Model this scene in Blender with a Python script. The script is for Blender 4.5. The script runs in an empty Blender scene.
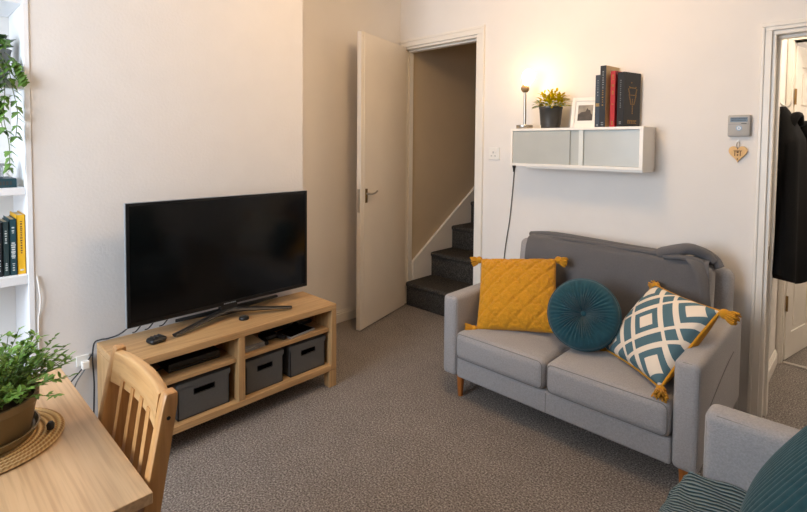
import bpy, bmesh, math, random
from mathutils import Vector, Matrix, Euler
PI = math.pi
random.seed(7)
scene = bpy.context.scene
COL = scene.collection

# ------------------------------------------------------------------ materials
def lin(c):
    c = c / 255.0
    return c / 12.92 if c <= 0.04045 else ((c + 0.055) / 1.055) ** 2.4
def rgb(r, g, b):
    return (lin(r), lin(g), lin(b), 1.0)
def new_mat(name):
    m = bpy.data.materials.new(name); m.use_nodes = True
    nt = m.node_tree
    return m, nt, nt.nodes['Principled BSDF']
def plain(name, col, rough=0.5, metal=0.0, var=0.06, scale=30, bump=0.0, bscale=None, sheen=0.0, coat=0.0, spec=0.5):
    m, nt, p = new_mat(name)
    p.inputs['Roughness'].default_value = rough
    p.inputs['Metallic'].default_value = metal
    p.inputs['Specular IOR Level'].default_value = spec
    if sheen: p.inputs['Sheen Weight'].default_value = sheen
    if coat: p.inputs['Coat Weight'].default_value = coat
    tc = nt.nodes.new('ShaderNodeTexCoord')
    n = nt.nodes.new('ShaderNodeTexNoise'); n.inputs['Scale'].default_value = scale; n.inputs['Detail'].default_value = 4
    nt.links.new(tc.outputs['Object'], n.inputs['Vector'])
    r = nt.nodes.new('ShaderNodeValToRGB')
    r.color_ramp.elements[0].position = 0.3; r.color_ramp.elements[1].position = 0.7
    r.color_ramp.elements[0].color = tuple(c * (1 - var) for c in col[:3]) + (1,)
    r.color_ramp.elements[1].color = tuple(min(1, c * (1 + var)) for c in col[:3]) + (1,)
    nt.links.new(n.outputs['Fac'], r.inputs['Fac']); nt.links.new(r.outputs['Color'], p.inputs['Base Color'])
    if bump:
        n2 = nt.nodes.new('ShaderNodeTexNoise'); n2.inputs['Scale'].default_value = bscale or scale * 4; n2.inputs['Detail'].default_value = 3
        nt.links.new(tc.outputs['Object'], n2.inputs['Vector'])
        b = nt.nodes.new('ShaderNodeBump'); b.inputs['Strength'].default_value = bump; b.inputs['Distance'].default_value = 0.004
        nt.links.new(n2.outputs['Fac'], b.inputs['Height']); nt.links.new(b.outputs['Normal'], p.inputs['Normal'])
    return m
def wood(name, c1, c2, axis=1, rough=0.42, scale=1.0, c3=None):
    m, nt, p = new_mat(name)
    p.inputs['Roughness'].default_value = rough
    tc = nt.nodes.new('ShaderNodeTexCoord')
    mp = nt.nodes.new('ShaderNodeMapping')
    s = [26 * scale] * 3; s[axis] = 1.6 * scale
    mp.inputs['Scale'].default_value = s
    nt.links.new(tc.outputs['Object'], mp.inputs['Vector'])
    n = nt.nodes.new('ShaderNodeTexNoise'); n.inputs['Scale'].default_value = 1.5; n.inputs['Detail'].default_value = 6; n.inputs['Distortion'].default_value = 0.7
    nt.links.new(mp.outputs['Vector'], n.inputs['Vector'])
    r = nt.nodes.new('ShaderNodeValToRGB')
    r.color_ramp.elements[0].position = 0.32; r.color_ramp.elements[1].position = 0.68
    r.color_ramp.elements[0].color = c2; r.color_ramp.elements[1].color = c1
    nt.links.new(n.outputs['Fac'], r.inputs['Fac'])
    mp2 = nt.nodes.new('ShaderNodeMapping'); s2 = [160 * scale] * 3; s2[axis] = 5 * scale; mp2.inputs['Scale'].default_value = s2
    nt.links.new(tc.outputs['Object'], mp2.inputs['Vector'])
    n2 = nt.nodes.new('ShaderNodeTexNoise'); n2.inputs['Scale'].default_value = 1.0; n2.inputs['Detail'].default_value = 2
    nt.links.new(mp2.outputs['Vector'], n2.inputs['Vector'])
    mx = nt.nodes.new('ShaderNodeMix'); mx.data_type = 'RGBA'; mx.blend_type = 'MULTIPLY'; mx.inputs[0].default_value = 0.35
    r2 = nt.nodes.new('ShaderNodeValToRGB'); r2.color_ramp.elements[0].position = 0.35; r2.color_ramp.elements[0].color = (0.55, 0.5, 0.45, 1); r2.color_ramp.elements[1].position = 0.55
    nt.links.new(n2.outputs['Fac'], r2.inputs['Fac'])
    nt.links.new(r.outputs['Color'], mx.inputs[6]); nt.links.new(r2.outputs['Color'], mx.inputs[7])
    nt.links.new(mx.outputs[2], p.inputs['Base Color'])
    b = nt.nodes.new('ShaderNodeBump'); b.inputs['Strength'].default_value = 0.08; b.inputs['Distance'].default_value = 0.002
    nt.links.new(n2.outputs['Fac'], b.inputs['Height']); nt.links.new(b.outputs['Normal'], p.inputs['Normal'])
    return m
def emit(name, col, strength):
    m = bpy.data.materials.new(name); m.use_nodes = True
    nt = m.node_tree; nt.nodes.clear()
    o = nt.nodes.new('ShaderNodeOutputMaterial'); e = nt.nodes.new('ShaderNodeEmission')
    e.inputs['Color'].default_value = col; e.inputs['Strength'].default_value = strength
    nt.links.new(e.outputs[0], o.inputs[0]); return m
def carpet(name, c1, c2, c3):
    m, nt, p = new_mat(name)
    p.inputs['Roughness'].default_value = 0.95; p.inputs['Specular IOR Level'].default_value = 0.1
    tc = nt.nodes.new('ShaderNodeTexCoord')
    n = nt.nodes.new('ShaderNodeTexNoise'); n.inputs['Scale'].default_value = 150; n.inputs['Detail'].default_value = 3
    nt.links.new(tc.outputs['Object'], n.inputs['Vector'])
    r = nt.nodes.new('ShaderNodeValToRGB'); e = r.color_ramp.elements
    e[0].position = 0.33; e[0].color = c2; e[1].position = 0.7; e[1].color = c3
    x = e.new(0.5); x.color = c1
    nt.links.new(n.outputs['Fac'], r.inputs['Fac'])
    n3 = nt.nodes.new('ShaderNodeTexNoise'); n3.inputs['Scale'].default_value = 9; n3.inputs['Detail'].default_value = 5
    nt.links.new(tc.outputs['Object'], n3.inputs['Vector'])
    mx = nt.nodes.new('ShaderNodeMix'); mx.data_type = 'RGBA'; mx.blend_type = 'MULTIPLY'; mx.inputs[0].default_value = 0.3
    r3 = nt.nodes.new('ShaderNodeValToRGB'); r3.color_ramp.elements[0].position = 0.35; r3.color_ramp.elements[0].color = (.7, .7, .7, 1); r3.color_ramp.elements[1].position = 0.65
    nt.links.new(n3.outputs['Fac'], r3.inputs['Fac'])
    nt.links.new(r.outputs['Color'], mx.inputs[6]); nt.links.new(r3.outputs['Color'], mx.inputs[7])
    nt.links.new(mx.outputs[2], p.inputs['Base Color'])
    v = nt.nodes.new('ShaderNodeTexVoronoi'); v.inputs['Scale'].default_value = 260
    nt.links.new(tc.outputs['Object'], v.inputs['Vector'])
    b = nt.nodes.new('ShaderNodeBump'); b.inputs['Strength'].default_value = 0.7; b.inputs['Distance'].default_value = 0.005
    nt.links.new(v.outputs['Distance'], b.inputs['Height']); nt.links.new(b.outputs['Normal'], p.inputs['Normal'])
    return m
def fabric(name, col, var=0.12, sheen=0.15, scale=190, bump=0.5):
    m = plain(name, col, 0.92, var=var, scale=scale, bump=bump, bscale=scale * 1.6, sheen=sheen, spec=0.15)
    return m
def math_node(nt, op, a, b=None):
    n = nt.nodes.new('ShaderNodeMath'); n.operation = op
    for i, v in enumerate((a, b)):
        if v is None: continue
        if isinstance(v, (int, float)): n.inputs[i].default_value = v
        else: nt.links.new(v, n.inputs[i])
    return n.outputs[0]
def pattern_mat(name, teal, cream, period=0.70):
    """concentric diamonds on the bias, separated by strips with little squares at their crossings (uses the cushion's UV)"""
    m, nt, p = new_mat(name); p.inputs['Roughness'].default_value = 0.9; p.inputs['Specular IOR Level'].default_value = 0.15
    uv = nt.nodes.new('ShaderNodeUVMap'); sp = nt.nodes.new('ShaderNodeSeparateXYZ'); nt.links.new(uv.outputs[0], sp.inputs[0])
    u = math_node(nt, 'SUBTRACT', sp.outputs[0], 0.5); v = math_node(nt, 'SUBTRACT', sp.outputs[1], 0.5)
    def cell(x):
        t = math_node(nt, 'DIVIDE', x, period); t = math_node(nt, 'ADD', t, 100.5); t = math_node(nt, 'FRACT', t)
        t = math_node(nt, 'SUBTRACT', t, 0.5); t = math_node(nt, 'ABSOLUTE', t); return math_node(nt, 'MULTIPLY', t, 2.0)
    a = cell(math_node(nt, 'ADD', u, v)); b = cell(math_node(nt, 'SUBTRACT', u, v))
    mx = math_node(nt, 'MAXIMUM', a, b); mn = math_node(nt, 'MINIMUM', a, b)
    ring = math_node(nt, 'MULTIPLY', math_node(nt, 'GREATER_THAN', mx, 0.31), math_node(nt, 'LESS_THAN', mx, 0.56))
    strip = math_node(nt, 'GREATER_THAN', mx, 0.79)
    gap = math_node(nt, 'MULTIPLY', math_node(nt, 'GREATER_THAN', mn, 0.64), math_node(nt, 'LESS_THAN', mn, 0.78))
    strip = math_node(nt, 'MULTIPLY', strip, math_node(nt, 'SUBTRACT', 1.0, gap))
    f = math_node(nt, 'MAXIMUM', ring, strip)
    mix = nt.nodes.new('ShaderNodeMix'); mix.data_type = 'RGBA'
    nt.links.new(f, mix.inputs[0]); mix.inputs[6].default_value = cream; mix.inputs[7].default_value = teal
    nt.links.new(mix.outputs[2], p.inputs['Base Color'])
    tc = nt.nodes.new('ShaderNodeTexCoord'); n2 = nt.nodes.new('ShaderNodeTexNoise'); n2.inputs['Scale'].default_value = 400
    nt.links.new(tc.outputs['Object'], n2.inputs['Vector'])
    bp = nt.nodes.new('ShaderNodeBump'); bp.inputs['Strength'].default_value = 0.3; bp.inputs['Distance'].default_value = 0.003
    nt.links.new(n2.outputs['Fac'], bp.inputs['Height']); nt.links.new(bp.outputs['Normal'], p.inputs['Normal'])
    return m
def stripe_mat(name, c1, c2, freq, axis=0, duty=0.5):
    m, nt, p = new_mat(name); p.inputs['Roughness'].default_value = 0.95; p.inputs['Specular IOR Level'].default_value = 0.1
    uv = nt.nodes.new('ShaderNodeUVMap'); sp = nt.nodes.new('ShaderNodeSeparateXYZ'); nt.links.new(uv.outputs[0], sp.inputs[0])
    tc = nt.nodes.new('ShaderNodeTexCoord'); n = nt.nodes.new('ShaderNodeTexNoise'); n.inputs['Scale'].default_value = 14
    nt.links.new(tc.outputs['Object'], n.inputs['Vector'])
    t = math_node(nt, 'MULTIPLY', sp.outputs[axis], freq)
    t = math_node(nt, 'ADD', t, math_node(nt, 'MULTIPLY', n.outputs['Fac'], 1.1))
    s = math_node(nt, 'SINE', math_node(nt, 'MULTIPLY', t, 2 * PI))
    r = nt.nodes.new('ShaderNodeValToRGB'); r.color_ramp.elements[0].position = 0.35; r.color_ramp.elements[1].position = 0.65
    r.color_ramp.elements[0].color = c1; r.color_ramp.elements[1].color = c2
    h = math_node(nt, 'ADD', math_node(nt, 'MULTIPLY', s, 0.5), 0.5)
    nt.links.new(h, r.inputs['Fac']); nt.links.new(r.outputs['Color'], p.inputs['Base Color'])
    b = nt.nodes.new('ShaderNodeBump'); b.inputs['Strength'].default_value = 0.8; b.inputs['Distance'].default_value = 0.006
    nt.links.new(h, b.inputs['Height']); nt.links.new(b.outputs['Normal'], p.inputs['Normal'])
    return m
def pane_mat(name, tint, glossy=0.12, rough=0.02):
    m = bpy.data.materials.new(name); m.use_nodes = True; nt = m.node_tree; nt.nodes.clear()
    o = nt.nodes.new('ShaderNodeOutputMaterial'); t = nt.nodes.new('ShaderNodeBsdfTransparent'); g = nt.nodes.new('ShaderNodeBsdfGlossy')
    t.inputs[0].default_value = tint; g.inputs['Roughness'].default_value = rough
    x = nt.nodes.new('ShaderNodeMixShader'); x.inputs[0].default_value = glossy
    nt.links.new(t.outputs[0], x.inputs[1]); nt.links.new(g.outputs[0], x.inputs[2]); nt.links.new(x.outputs[0], o.inputs[0]); return m

M = {}
M['wall'] = plain('wall_paint', rgb(230, 225, 219), 0.85, var=0.012, scale=6, bump=0.12, bscale=120, spec=0.2)
M['breast'] = plain('wall_paint_textured', rgb(226, 221, 216), 0.85, var=0.015, scale=9, bump=0.2, bscale=90, spec=0.2)
M['stairwall_dim'] = plain('wall_paint_dimmed', rgb(200, 182, 154), 0.85, var=0.02, scale=6, bump=0.1, bscale=110, spec=0.2)  # same paint as the room walls, stairwell shade mixed into the colour
M['ceil'] = plain('ceiling_paint', rgb(236, 233, 228), 0.9, var=0.01, scale=5)
M['gloss'] = plain('white_gloss_paint', rgb(232, 226, 216), 0.35, var=0.015, scale=8)
M['doorp'] = plain('door_paint', rgb(230, 220, 205), 0.38, var=0.02, scale=5, bump=0.04, bscale=40)
M['shelfw'] = plain('shelf_white', rgb(234, 234, 235), 0.5, var=0.01, scale=10)
M['carpet'] = carpet('grey_carpet', rgb(136, 127, 120), rgb(95, 88, 83), rgb(184, 175, 167))
M['stair_carpet'] = carpet('charcoal_carpet', rgb(70, 66, 61), rgb(50, 47, 44), rgb(98, 92, 85))
M['oakY'] = wood('oak_y', rgb(200, 162, 114), rgb(178, 138, 92), 1)
M['oakX'] = wood('oak_x', rgb(200, 162, 114), rgb(178, 138, 92), 0)
M['oakZ'] = wood('oak_z', rgb(198, 160, 112), rgb(176, 136, 90), 2)
M['tableY'] = wood('table_oak', rgb(204, 170, 130), rgb(194, 158, 118), 0, 0.38)
M['chairX'] = wood('chair_wood_x', rgb(208, 168, 116), rgb(190, 145, 92), 0, 0.4)
M['chairZ'] = wood('chair_wood_z', rgb(198, 150, 94), rgb(174, 124, 70), 2, 0.4)
M['legwood'] = wood('leg_wood', rgb(176, 108, 46), rgb(150, 86, 34), 2, 0.4)
M['sofa'] = fabric('sofa_fabric', rgb(156, 152, 151), 0.11)
M['seam'] = plain('sofa_seam', rgb(112, 108, 106), 0.95)
M['throw'] = fabric('throw_fabric', rgb(98, 96, 97), 0.10, scale=260)
M['yellow'] = fabric('mustard_cotton', rgb(194, 136, 34), 0.12, scale=220)
M['teal'] = plain('teal_velvet', rgb(24, 66, 76), 0.8, var=0.12, scale=60, sheen=0.25, spec=0.2)
M['corduroy'] = plain('teal_corduroy', rgb(28, 60, 65), 0.9, var=0.12, scale=90, sheen=0.2, spec=0.15)
M['pattern'] = pattern_mat('diamond_print', rgb(82, 108, 116), rgb(226, 211, 192), 0.74)
M['ribbed'] = stripe_mat('ribbed_knit', rgb(44, 66, 74), rgb(124, 138, 142), 46, 1)
M['tvblack'] = plain('tv_screen', rgb(9, 9, 9), 0.12, var=0.0, spec=0.45)
M['tvframe'] = plain('tv_frame', rgb(14, 14, 15), 0.3, var=0.0)
M['silver'] = plain('tv_silver_edge', rgb(176, 184, 190), 0.3, 0.6, var=0.02)
M['black'] = plain('black_plastic', rgb(20, 20, 21), 0.4, var=0.05)
M['cable'] = plain('cable_rubber', rgb(24, 24, 26), 0.5)
M['cable_grey'] = plain('grey_flex', rgb(98, 98, 96), 0.5)
M['whitecable'] = plain('white_flex', rgb(228, 228, 228), 0.5)
M['boxgrey'] = plain('box_charcoal', rgb(84, 82, 80), 0.8, var=0.06, scale=120, bump=0.15)
M['dark'] = plain('dark_hollow', rgb(16, 15, 14), 0.9)
M['paper'] = plain('paper', rgb(222, 208, 178), 0.85, var=0.08, scale=200)
M['metal'] = plain('brushed_steel', rgb(190, 184, 174), 0.32, 0.9, var=0.05)
M['brass'] = plain('aged_brass', rgb(150, 122, 78), 0.35, 0.85, var=0.05)
M['potgrey'] = plain('pot_charcoal', rgb(66, 64, 60), 0.45, var=0.06)
M['potstone'] = plain('pot_grey', rgb(140, 140, 138), 0.7, var=0.08)
M['potbrown'] = plain('pot_brown', rgb(122, 104, 74), 0.45, var=0.06, scale=15)
M['soil'] = plain('soil', rgb(52, 40, 30), 0.95, var=0.3, scale=120)
M['leaf'] = plain('leaf_green', rgb(108, 146, 56), 0.5, var=0.35, scale=40)
M['leafivy'] = plain('ivy_green', rgb(92, 126, 50), 0.5, var=0.35, scale=30)
M['leafdark'] = plain('dark_leaf', rgb(44, 66, 40), 0.45, var=0.3, scale=30)
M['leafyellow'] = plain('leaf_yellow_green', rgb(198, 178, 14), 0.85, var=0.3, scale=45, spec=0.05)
M['flower'] = plain('yellow_flower', rgb(238, 196, 40), 0.6, var=0.1)
M['stem'] = plain('stem_green', rgb(98, 110, 54), 0.6)
M['seagrass'] = plain('woven_seagrass', rgb(206, 172, 118), 0.85, var=0.2, scale=160, bump=0.6, bscale=260)
def coil_mat(name, c1, c2, pitch):
    m, nt, p = new_mat(name); p.inputs['Roughness'].default_value = 0.85; p.inputs['Specular IOR Level'].default_value = 0.2
    tc = nt.nodes.new('ShaderNodeTexCoord'); sp = nt.nodes.new('ShaderNodeSeparateXYZ'); nt.links.new(tc.outputs['Object'], sp.inputs[0])
    x, y = sp.outputs[0], sp.outputs[1]
    r = math_node(nt, 'SQRT', math_node(nt, 'ADD', math_node(nt, 'MULTIPLY', x, x), math_node(nt, 'MULTIPLY', y, y)))
    a = math_node(nt, 'ARCTAN2', y, x)
    s1 = math_node(nt, 'SINE', math_node(nt, 'MULTIPLY', r, 2 * PI / pitch))
    s2 = math_node(nt, 'SINE', math_node(nt, 'ADD', math_node(nt, 'MULTIPLY', a, 90), math_node(nt, 'MULTIPLY', r, 700)))
    h = math_node(nt, 'ADD', math_node(nt, 'MULTIPLY', s1, .36), math_node(nt, 'ADD', math_node(nt, 'MULTIPLY', s2, .12), .5))
    rm = nt.nodes.new('ShaderNodeValToRGB'); rm.color_ramp.elements[0].position = .15; rm.color_ramp.elements[1].position = .7
    rm.color_ramp.elements[0].color = c2; rm.color_ramp.elements[1].color = c1
    nt.links.new(h, rm.inputs['Fac']); nt.links.new(rm.outputs['Color'], p.inputs['Base Color'])
    b = nt.nodes.new('ShaderNodeBump'); b.inputs['Strength'].default_value = .6; b.inputs['Distance'].default_value = .004
    nt.links.new(h, b.inputs['Height']); nt.links.new(b.outputs['Normal'], p.inputs['Normal']); return m
M['seagrass'] = coil_mat('woven_seagrass_coil', rgb(214, 184, 134), rgb(150, 112, 66), .0105)
M['ivory'] = plain('ivory_lacquer', rgb(238, 232, 222), 0.4, var=0.01)
M['frost'] = plain('frosted_glass', rgb(178, 180, 174), 0.3, var=0.04, scale=6)
M['frost_light'] = plain('frosted_glass_light', rgb(212, 214, 208), 0.3, var=0.02)
M['bulb'] = emit('lamp_bulb', (1.0, 0.68, 0.34, 1), 22)
M['lcd'] = plain('lcd', rgb(72, 88, 98), 0.3, var=0.04)
M['panelgrey'] = plain('panel_grey', rgb(172, 168, 162), 0.5, var=0.02)
M['bluebtn'] = plain('blue_button', rgb(140, 176, 204), 0.4)
M['heart'] = plain('pale_wood', rgb(222, 182, 126), 0.7, var=0.06, scale=25)
M['heartprint'] = plain('dark_print', rgb(96, 66, 44), 0.8)
M['coat'] = fabric('black_wool', rgb(9, 8, 8), 0.3, 0.0, scale=160)
M['plate'] = plain('white_plastic', rgb(232, 229, 222), 0.35, var=0.01)
M['photo'] = plain('photo_grey', rgb(150, 140, 126), 0.6, var=0.35, scale=22)
M['photodark'] = plain('photo_dark', rgb(70, 62, 56), 0.6, var=0.3, scale=40)
for n, c in dict(bk_black=(28, 30, 34), bk_navy=(34, 44, 56), bk_red=(172, 34, 40), bk_dark=(40, 38, 36), bk_teal=(32, 68, 76), bk_green=(40, 58, 60), bk_yellow=(226, 170, 28), bk_cream=(218, 190, 138)).items():
    M[n] = plain(n, rgb(*c), 0.5, var=0.05)
M['gold'] = plain('gold_foil', rgb(158, 120, 58), 0.4, 0.4)
M['foil_white'] = plain('pale_print', rgb(196, 200, 198), 0.6)
M['foil_dim'] = plain('dull_print', rgb(128, 132, 134), 0.6)
M['socket'] = plain('lamp_socket', rgb(142, 116, 82), 0.6, var=0.04)
M['glass'] = pane_mat('window_glass', (0.97, 0.98, 1, 1), 0.06)
M['clear'] = pane_mat('clear_acrylic', (0.70, 0.72, 0.74, 1), 0.15, 0.1)
M['dvd'] = plain('grey_plastic_sleeve', rgb(150, 146, 140), 0.4, var=0.2, scale=60)

# ------------------------------------------------------------------ mesh helpers
def tmp_merge(bm, t, mtx=None):
    if mtx is not None: bmesh.ops.transform(t, matrix=mtx, verts=t.verts)
    me = bpy.data.meshes.new('tmp'); t.to_mesh(me); t.free(); bm.from_mesh(me); bpy.data.meshes.remove(me)
def box(bm, x0, x1, y0, y1, z0, z1, bev=0.0, seg=2, mtx=None):
    t = bmesh.new(); bmesh.ops.create_cube(t, size=1.0)
    for v in t.verts: v.co = Vector(((x0 + x1) / 2 + v.co.x * (x1 - x0), (y0 + y1) / 2 + v.co.y * (y1 - y0), (z0 + z1) / 2 + v.co.z * (z1 - z0)))
    if bev: bmesh.ops.bevel(t, geom=t.edges[:], offset=bev, segments=seg, profile=0.5, affect='EDGES')
    tmp_merge(bm, t, mtx); return bm
def B(*a, **k):
    return box(bmesh.new(), *a, **k)
def boxes(*lst, bev=0.0):
    bm = bmesh.new()
    for a in lst: box(bm, *a, bev=bev)
    return bm
def cyl(bm, p0, p1, r0, r1=None, seg=20):
    r1 = r0 if r1 is None else r1
    p0, p1 = Vector(p0), Vector(p1); d = p1 - p0
    t = bmesh.new(); bmesh.ops.create_cone(t, cap_ends=True, cap_tris=False, segments=seg, radius1=r0, radius2=r1, depth=d.length)
    q = d.to_track_quat('Z', 'Y').to_matrix().to_4x4()
    tmp_merge(bm, t, Matrix.Translation((p0 + p1) / 2) @ q); return bm
def lathe(bm, prof, c, seg=28, axis=None):
    c = Vector(c); rings = []
    for r, z in prof:
        if r < 1e-6: rings.append([bm.verts.new(c + Vector((0, 0, z)))])
        else: rings.append([bm.verts.new(c + Vector((r * math.cos(2 * PI * i / seg), r * math.sin(2 * PI * i / seg), z))) for i in range(seg)])
    for a, b in zip(rings, rings[1:]):
        for i in range(seg):
            j = (i + 1) % seg
            if len(a) == 1 and len(b) == 1: continue
            if len(a) == 1: bm.faces.new((a[0], b[j], b[i]))
            elif len(b) == 1: bm.faces.new((a[i], a[j], b[0]))
            else: bm.faces.new((a[i], a[j], b[j], b[i]))
    bmesh.ops.recalc_face_normals(bm, faces=bm.faces); return bm
def smooth_path(pts, n=8):
    pts = [Vector(p) for p in pts]; out = []
    P = [pts[0]] + pts + [pts[-1]]
    for i in range(1, len(P) - 2):
        for k in range(n):
            t = k / n; a, b, c, d = P[i - 1], P[i], P[i + 1], P[i + 2]
            out.append(0.5 * ((2 * b) + (c - a) * t + (2 * a - 5 * b + 4 * c - d) * t * t + (3 * b - a - 3 * c + d) * t ** 3))
    out.append(pts[-1]); return out
def tube(bm, pts, r, seg=8, flat=1.0, up=None):
    pts = [Vector(p) for p in pts]; rings = []; prev = None
    for i, p in enumerate(pts):
        d = (pts[min(i + 1, len(pts) - 1)] - pts[max(i - 1, 0)]).normalized()
        if prev is None:
            u = Vector(up) if up else (Vector((0, 0, 1)) if abs(d.z) < 0.9 else Vector((1, 0, 0)))
        else: u = prev
        u = (u - d * u.dot(d)).normalized(); prev = u; v = d.cross(u)
        rr = r(i / (len(pts) - 1)) if callable(r) else r
        rings.append([bm.verts.new(p + u * rr * flat * math.cos(2 * PI * k / seg) + v * rr * math.sin(2 * PI * k / seg)) for k in range(seg)])
    for a, b in zip(rings, rings[1:]):
        for k in range(seg): bm.faces.new((a[k], a[(k + 1) % seg], b[(k + 1) % seg], b[k]))
    bm.faces.new(rings[0][::-1]); bm.faces.new(rings[-1]); bmesh.ops.recalc_face_normals(bm, faces=bm.faces); return bm
def samples(L, r, n):
    s = [-L, -L + 0.12 * r, -L + 0.35 * r, -L + 0.65 * r]
    inner = [-(L - r) + 2 * (L - r) * i / n for i in range(n + 1)]
    return s + inner + [-x for x in reversed(s)]
def roundbox(bm, x0, x1, y0, y1, z0, z1, r, bulge=(0, 0, 0), n=10, mtx=None, sag=0.0):
    """upholstered block: rounded edges and puffed faces"""
    L = ((x1 - x0) / 2, (y1 - y0) / 2, (z1 - z0) / 2); c = Vector(((x0 + x1) / 2, (y0 + y1) / 2, (z0 + z1) / 2))
    S = [samples(l, min(r, l * 0.98), n) for l in L]; V = {}; t = bmesh.new(); N = [len(s) for s in S]
    def vert(i, j, k):
        key = (i, j, k)
        if key not in V:
            p = Vector((S[0][i], S[1][j], S[2][k]))
            rr = min(r, min(L) * 0.98)
            q = Vector([max(-(l - rr), min(l - rr, x)) for l, x in zip(L, p)])
            d = p - q; p = q + d.normalized() * rr if d.length > 1e-9 else p
            u = [max(0, 1 - (p[a] / L[a]) ** 2) for a in range(3)]
            w = [p[a] / L[a] for a in range(3)]
            p = p + Vector((bulge[0] * w[0] * u[1] * u[2], bulge[1] * w[1] * u[0] * u[2], bulge[2] * w[2] * u[0] * u[1]))
            V[key] = t.verts.new(c + p)
        return V[key]
    for a in range(3):
        b, d = (a + 1) % 3, (a + 2) % 3
        for side in (0, N[a] - 1):
            for i in range(N[b] - 1):
                for j in range(N[d] - 1):
                    q = []
                    for (x, y) in ((i, j), (i + 1, j), (i + 1, j + 1), (i, j + 1)):
                        k = [0, 0, 0]; k[a] = side; k[b] = x; k[d] = y; q.append(vert(*k))
                    t.faces.new(q if side else q[::-1])
    bmesh.ops.recalc_face_normals(t, faces=t.faces)
    tmp_merge(bm, t, mtx); return bm
def rect_loop(x0, x1, z0, z1, r, y, n=5):
    pts = []
    for cx, cz, a0 in ((x1 - r, z1 - r, 0), (x0 + r, z1 - r, 90), (x0 + r, z0 + r, 180), (x1 - r, z0 + r, 270)):
        for k in range(n + 1):
            a = math.radians(a0 + 90 * k / n); pts.append((cx + r * math.cos(a), y, cz + r * math.sin(a)))
    pts.append(pts[0]); return pts
ORG = {}
def link(name, bm, mat, parent=None, smooth=None, origin=None):
    o0 = Vector(ORG[parent.name]) if parent else Vector(origin or (0, 0, 0))
    bmesh.ops.translate(bm, vec=-o0, verts=bm.verts)
    me = bpy.data.meshes.new(name); bm.to_mesh(me); bm.free()
    mats = mat if isinstance(mat, (list, tuple)) else [mat]
    for m in mats: me.materials.append(m)
    if smooth is not None:
        me.polygons.foreach_set('use_smooth', [True] * len(me.polygons))
        me.set_sharp_from_angle(angle=math.radians(smooth))
    o = bpy.data.objects.new(name, me); COL.objects.link(o)
    if parent: o.parent = parent
    else: o.location = o0
    ORG[o.name] = o0
    return o
def thing(name, label, cat, loc, group=None):
    o = bpy.data.objects.new(name, None); COL.objects.link(o); o.location = loc; o.empty_display_size = 0.05
    ORG[o.name] = Vector(loc); o['label'] = label; o['category'] = cat
    if group: o['group'] = group
    return o
def tag(o, label, cat, group=None):
    o['label'] = label; o['category'] = cat
    if group: o['group'] = group
    return o
def struct(name, bm, mat, parent=None, smooth=None):
    o = link(name, bm, mat, parent, smooth)
    if not parent: o['kind'] = 'structure'
    return o

# ------------------------------------------------------------------ camera
cam_d = bpy.data.cameras.new('camera'); cam = bpy.data.objects.new('camera', cam_d); COL.objects.link(cam)
yaw, pit, rol = math.radians(-43.758), math.radians(-2.380), math.radians(0.494)
f = Vector((math.sin(yaw) * math.cos(pit), math.cos(yaw) * math.cos(pit), math.sin(pit)))
r0 = Vector((math.cos(yaw), -math.sin(yaw), 0)); u0 = r0.cross(f)
rr = math.cos(rol) * r0 + math.sin(rol) * u0; uu = -math.sin(rol) * r0 + math.cos(rol) * u0
cm = Matrix((rr, uu, -f)).transposed().to_4x4(); cm.translation = (0, 0, 1.25)
cam.matrix_world = cm
cam_d.sensor_fit = 'HORIZONTAL'; cam_d.sensor_width = 36; cam_d.lens = 489.3 / 807 * 36
cam_d.shift_x = 0; cam_d.shift_y = -(256 - 165.24) / 807; cam_d.clip_start = 0.02
scene.camera = cam

# ------------------------------------------------------------------ room shell
ZC = 2.45
struct('floor', B(-3.0, 2.6, -1.45, 5.6, -0.06, 0), M['carpet'])
struct('ceiling', boxes((-3.0, 2.6, -1.45, 2.79, ZC, ZC + .08), (-1.75, 1.5, 2.79, 5.6, ZC, ZC + .08)), M['ceil'])
struct('wall_chimney', B(-2.95, -2.3, .365, 1.585, 0, ZC), M['breast'])
struct('wall_left', B(-2.77, -2.67, 1.585, 2.79, 0, ZC), M['wall'])
struct('wall_alcove', B(-2.7, -2.6, -1.4, .365, 0, ZC), M['wall'])
DZ, DX0, DX1 = 1.996, -2.638, -1.935          # stair doorway opening
RZ, RX0, RX1 = 1.775, -.345, .42              # hall doorway opening
struct('wall_back', boxes((-2.72, DX0, 2.74, 2.84, 0, ZC), (DX0, DX1, 2.74, 2.84, DZ, ZC), (DX1, RX0, 2.74, 2.84, 0, ZC),
                          (RX0, RX1, 2.74, 2.84, RZ, ZC), (RX1, 2.5, 2.74, 2.84, 0, ZC)), M['wall'])
WX0, WX1, WZ0, WZ1 = -2.25, -.85, .75, 2.15
struct('wall_window', boxes((-2.7, WX0, -1.4, -1.3, 0, ZC), (WX1, 2.5, -1.4, -1.3, 0, ZC), (WX0, WX1, -1.4, -1.3, 0, WZ0), (WX0, WX1, -1.4, -1.3, WZ1, ZC)), M['wall'])
struct('wall_right', B(2.4, 2.5, -1.4, 2.74, 0, ZC), M['wall'])
w = struct('window_1', boxes((WX0, WX0 + .05, -1.38, -1.32, WZ0, WZ1), (WX1 - .05, WX1, -1.38, -1.32, WZ0, WZ1), (WX0, WX1, -1.38, -1.32, WZ0, WZ0 + .05),
                             (WX0, WX1, -1.38, -1.32, WZ1 - .05, WZ1), ((WX0 + WX1) / 2 - .025, (WX0 + WX1) / 2 + .025, -1.38, -1.32, WZ0, WZ1)), M['gloss'])
struct('pane', B(WX0 + .05, WX1 - .05, -1.352, -1.348, WZ0 + .05, WZ1 - .05), M['glass'], w)
struct('window_sill', B(WX0 - .05, WX1 + .05, -1.38, -1.2, WZ0 - .03, WZ0), M['gloss'], w)

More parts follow.
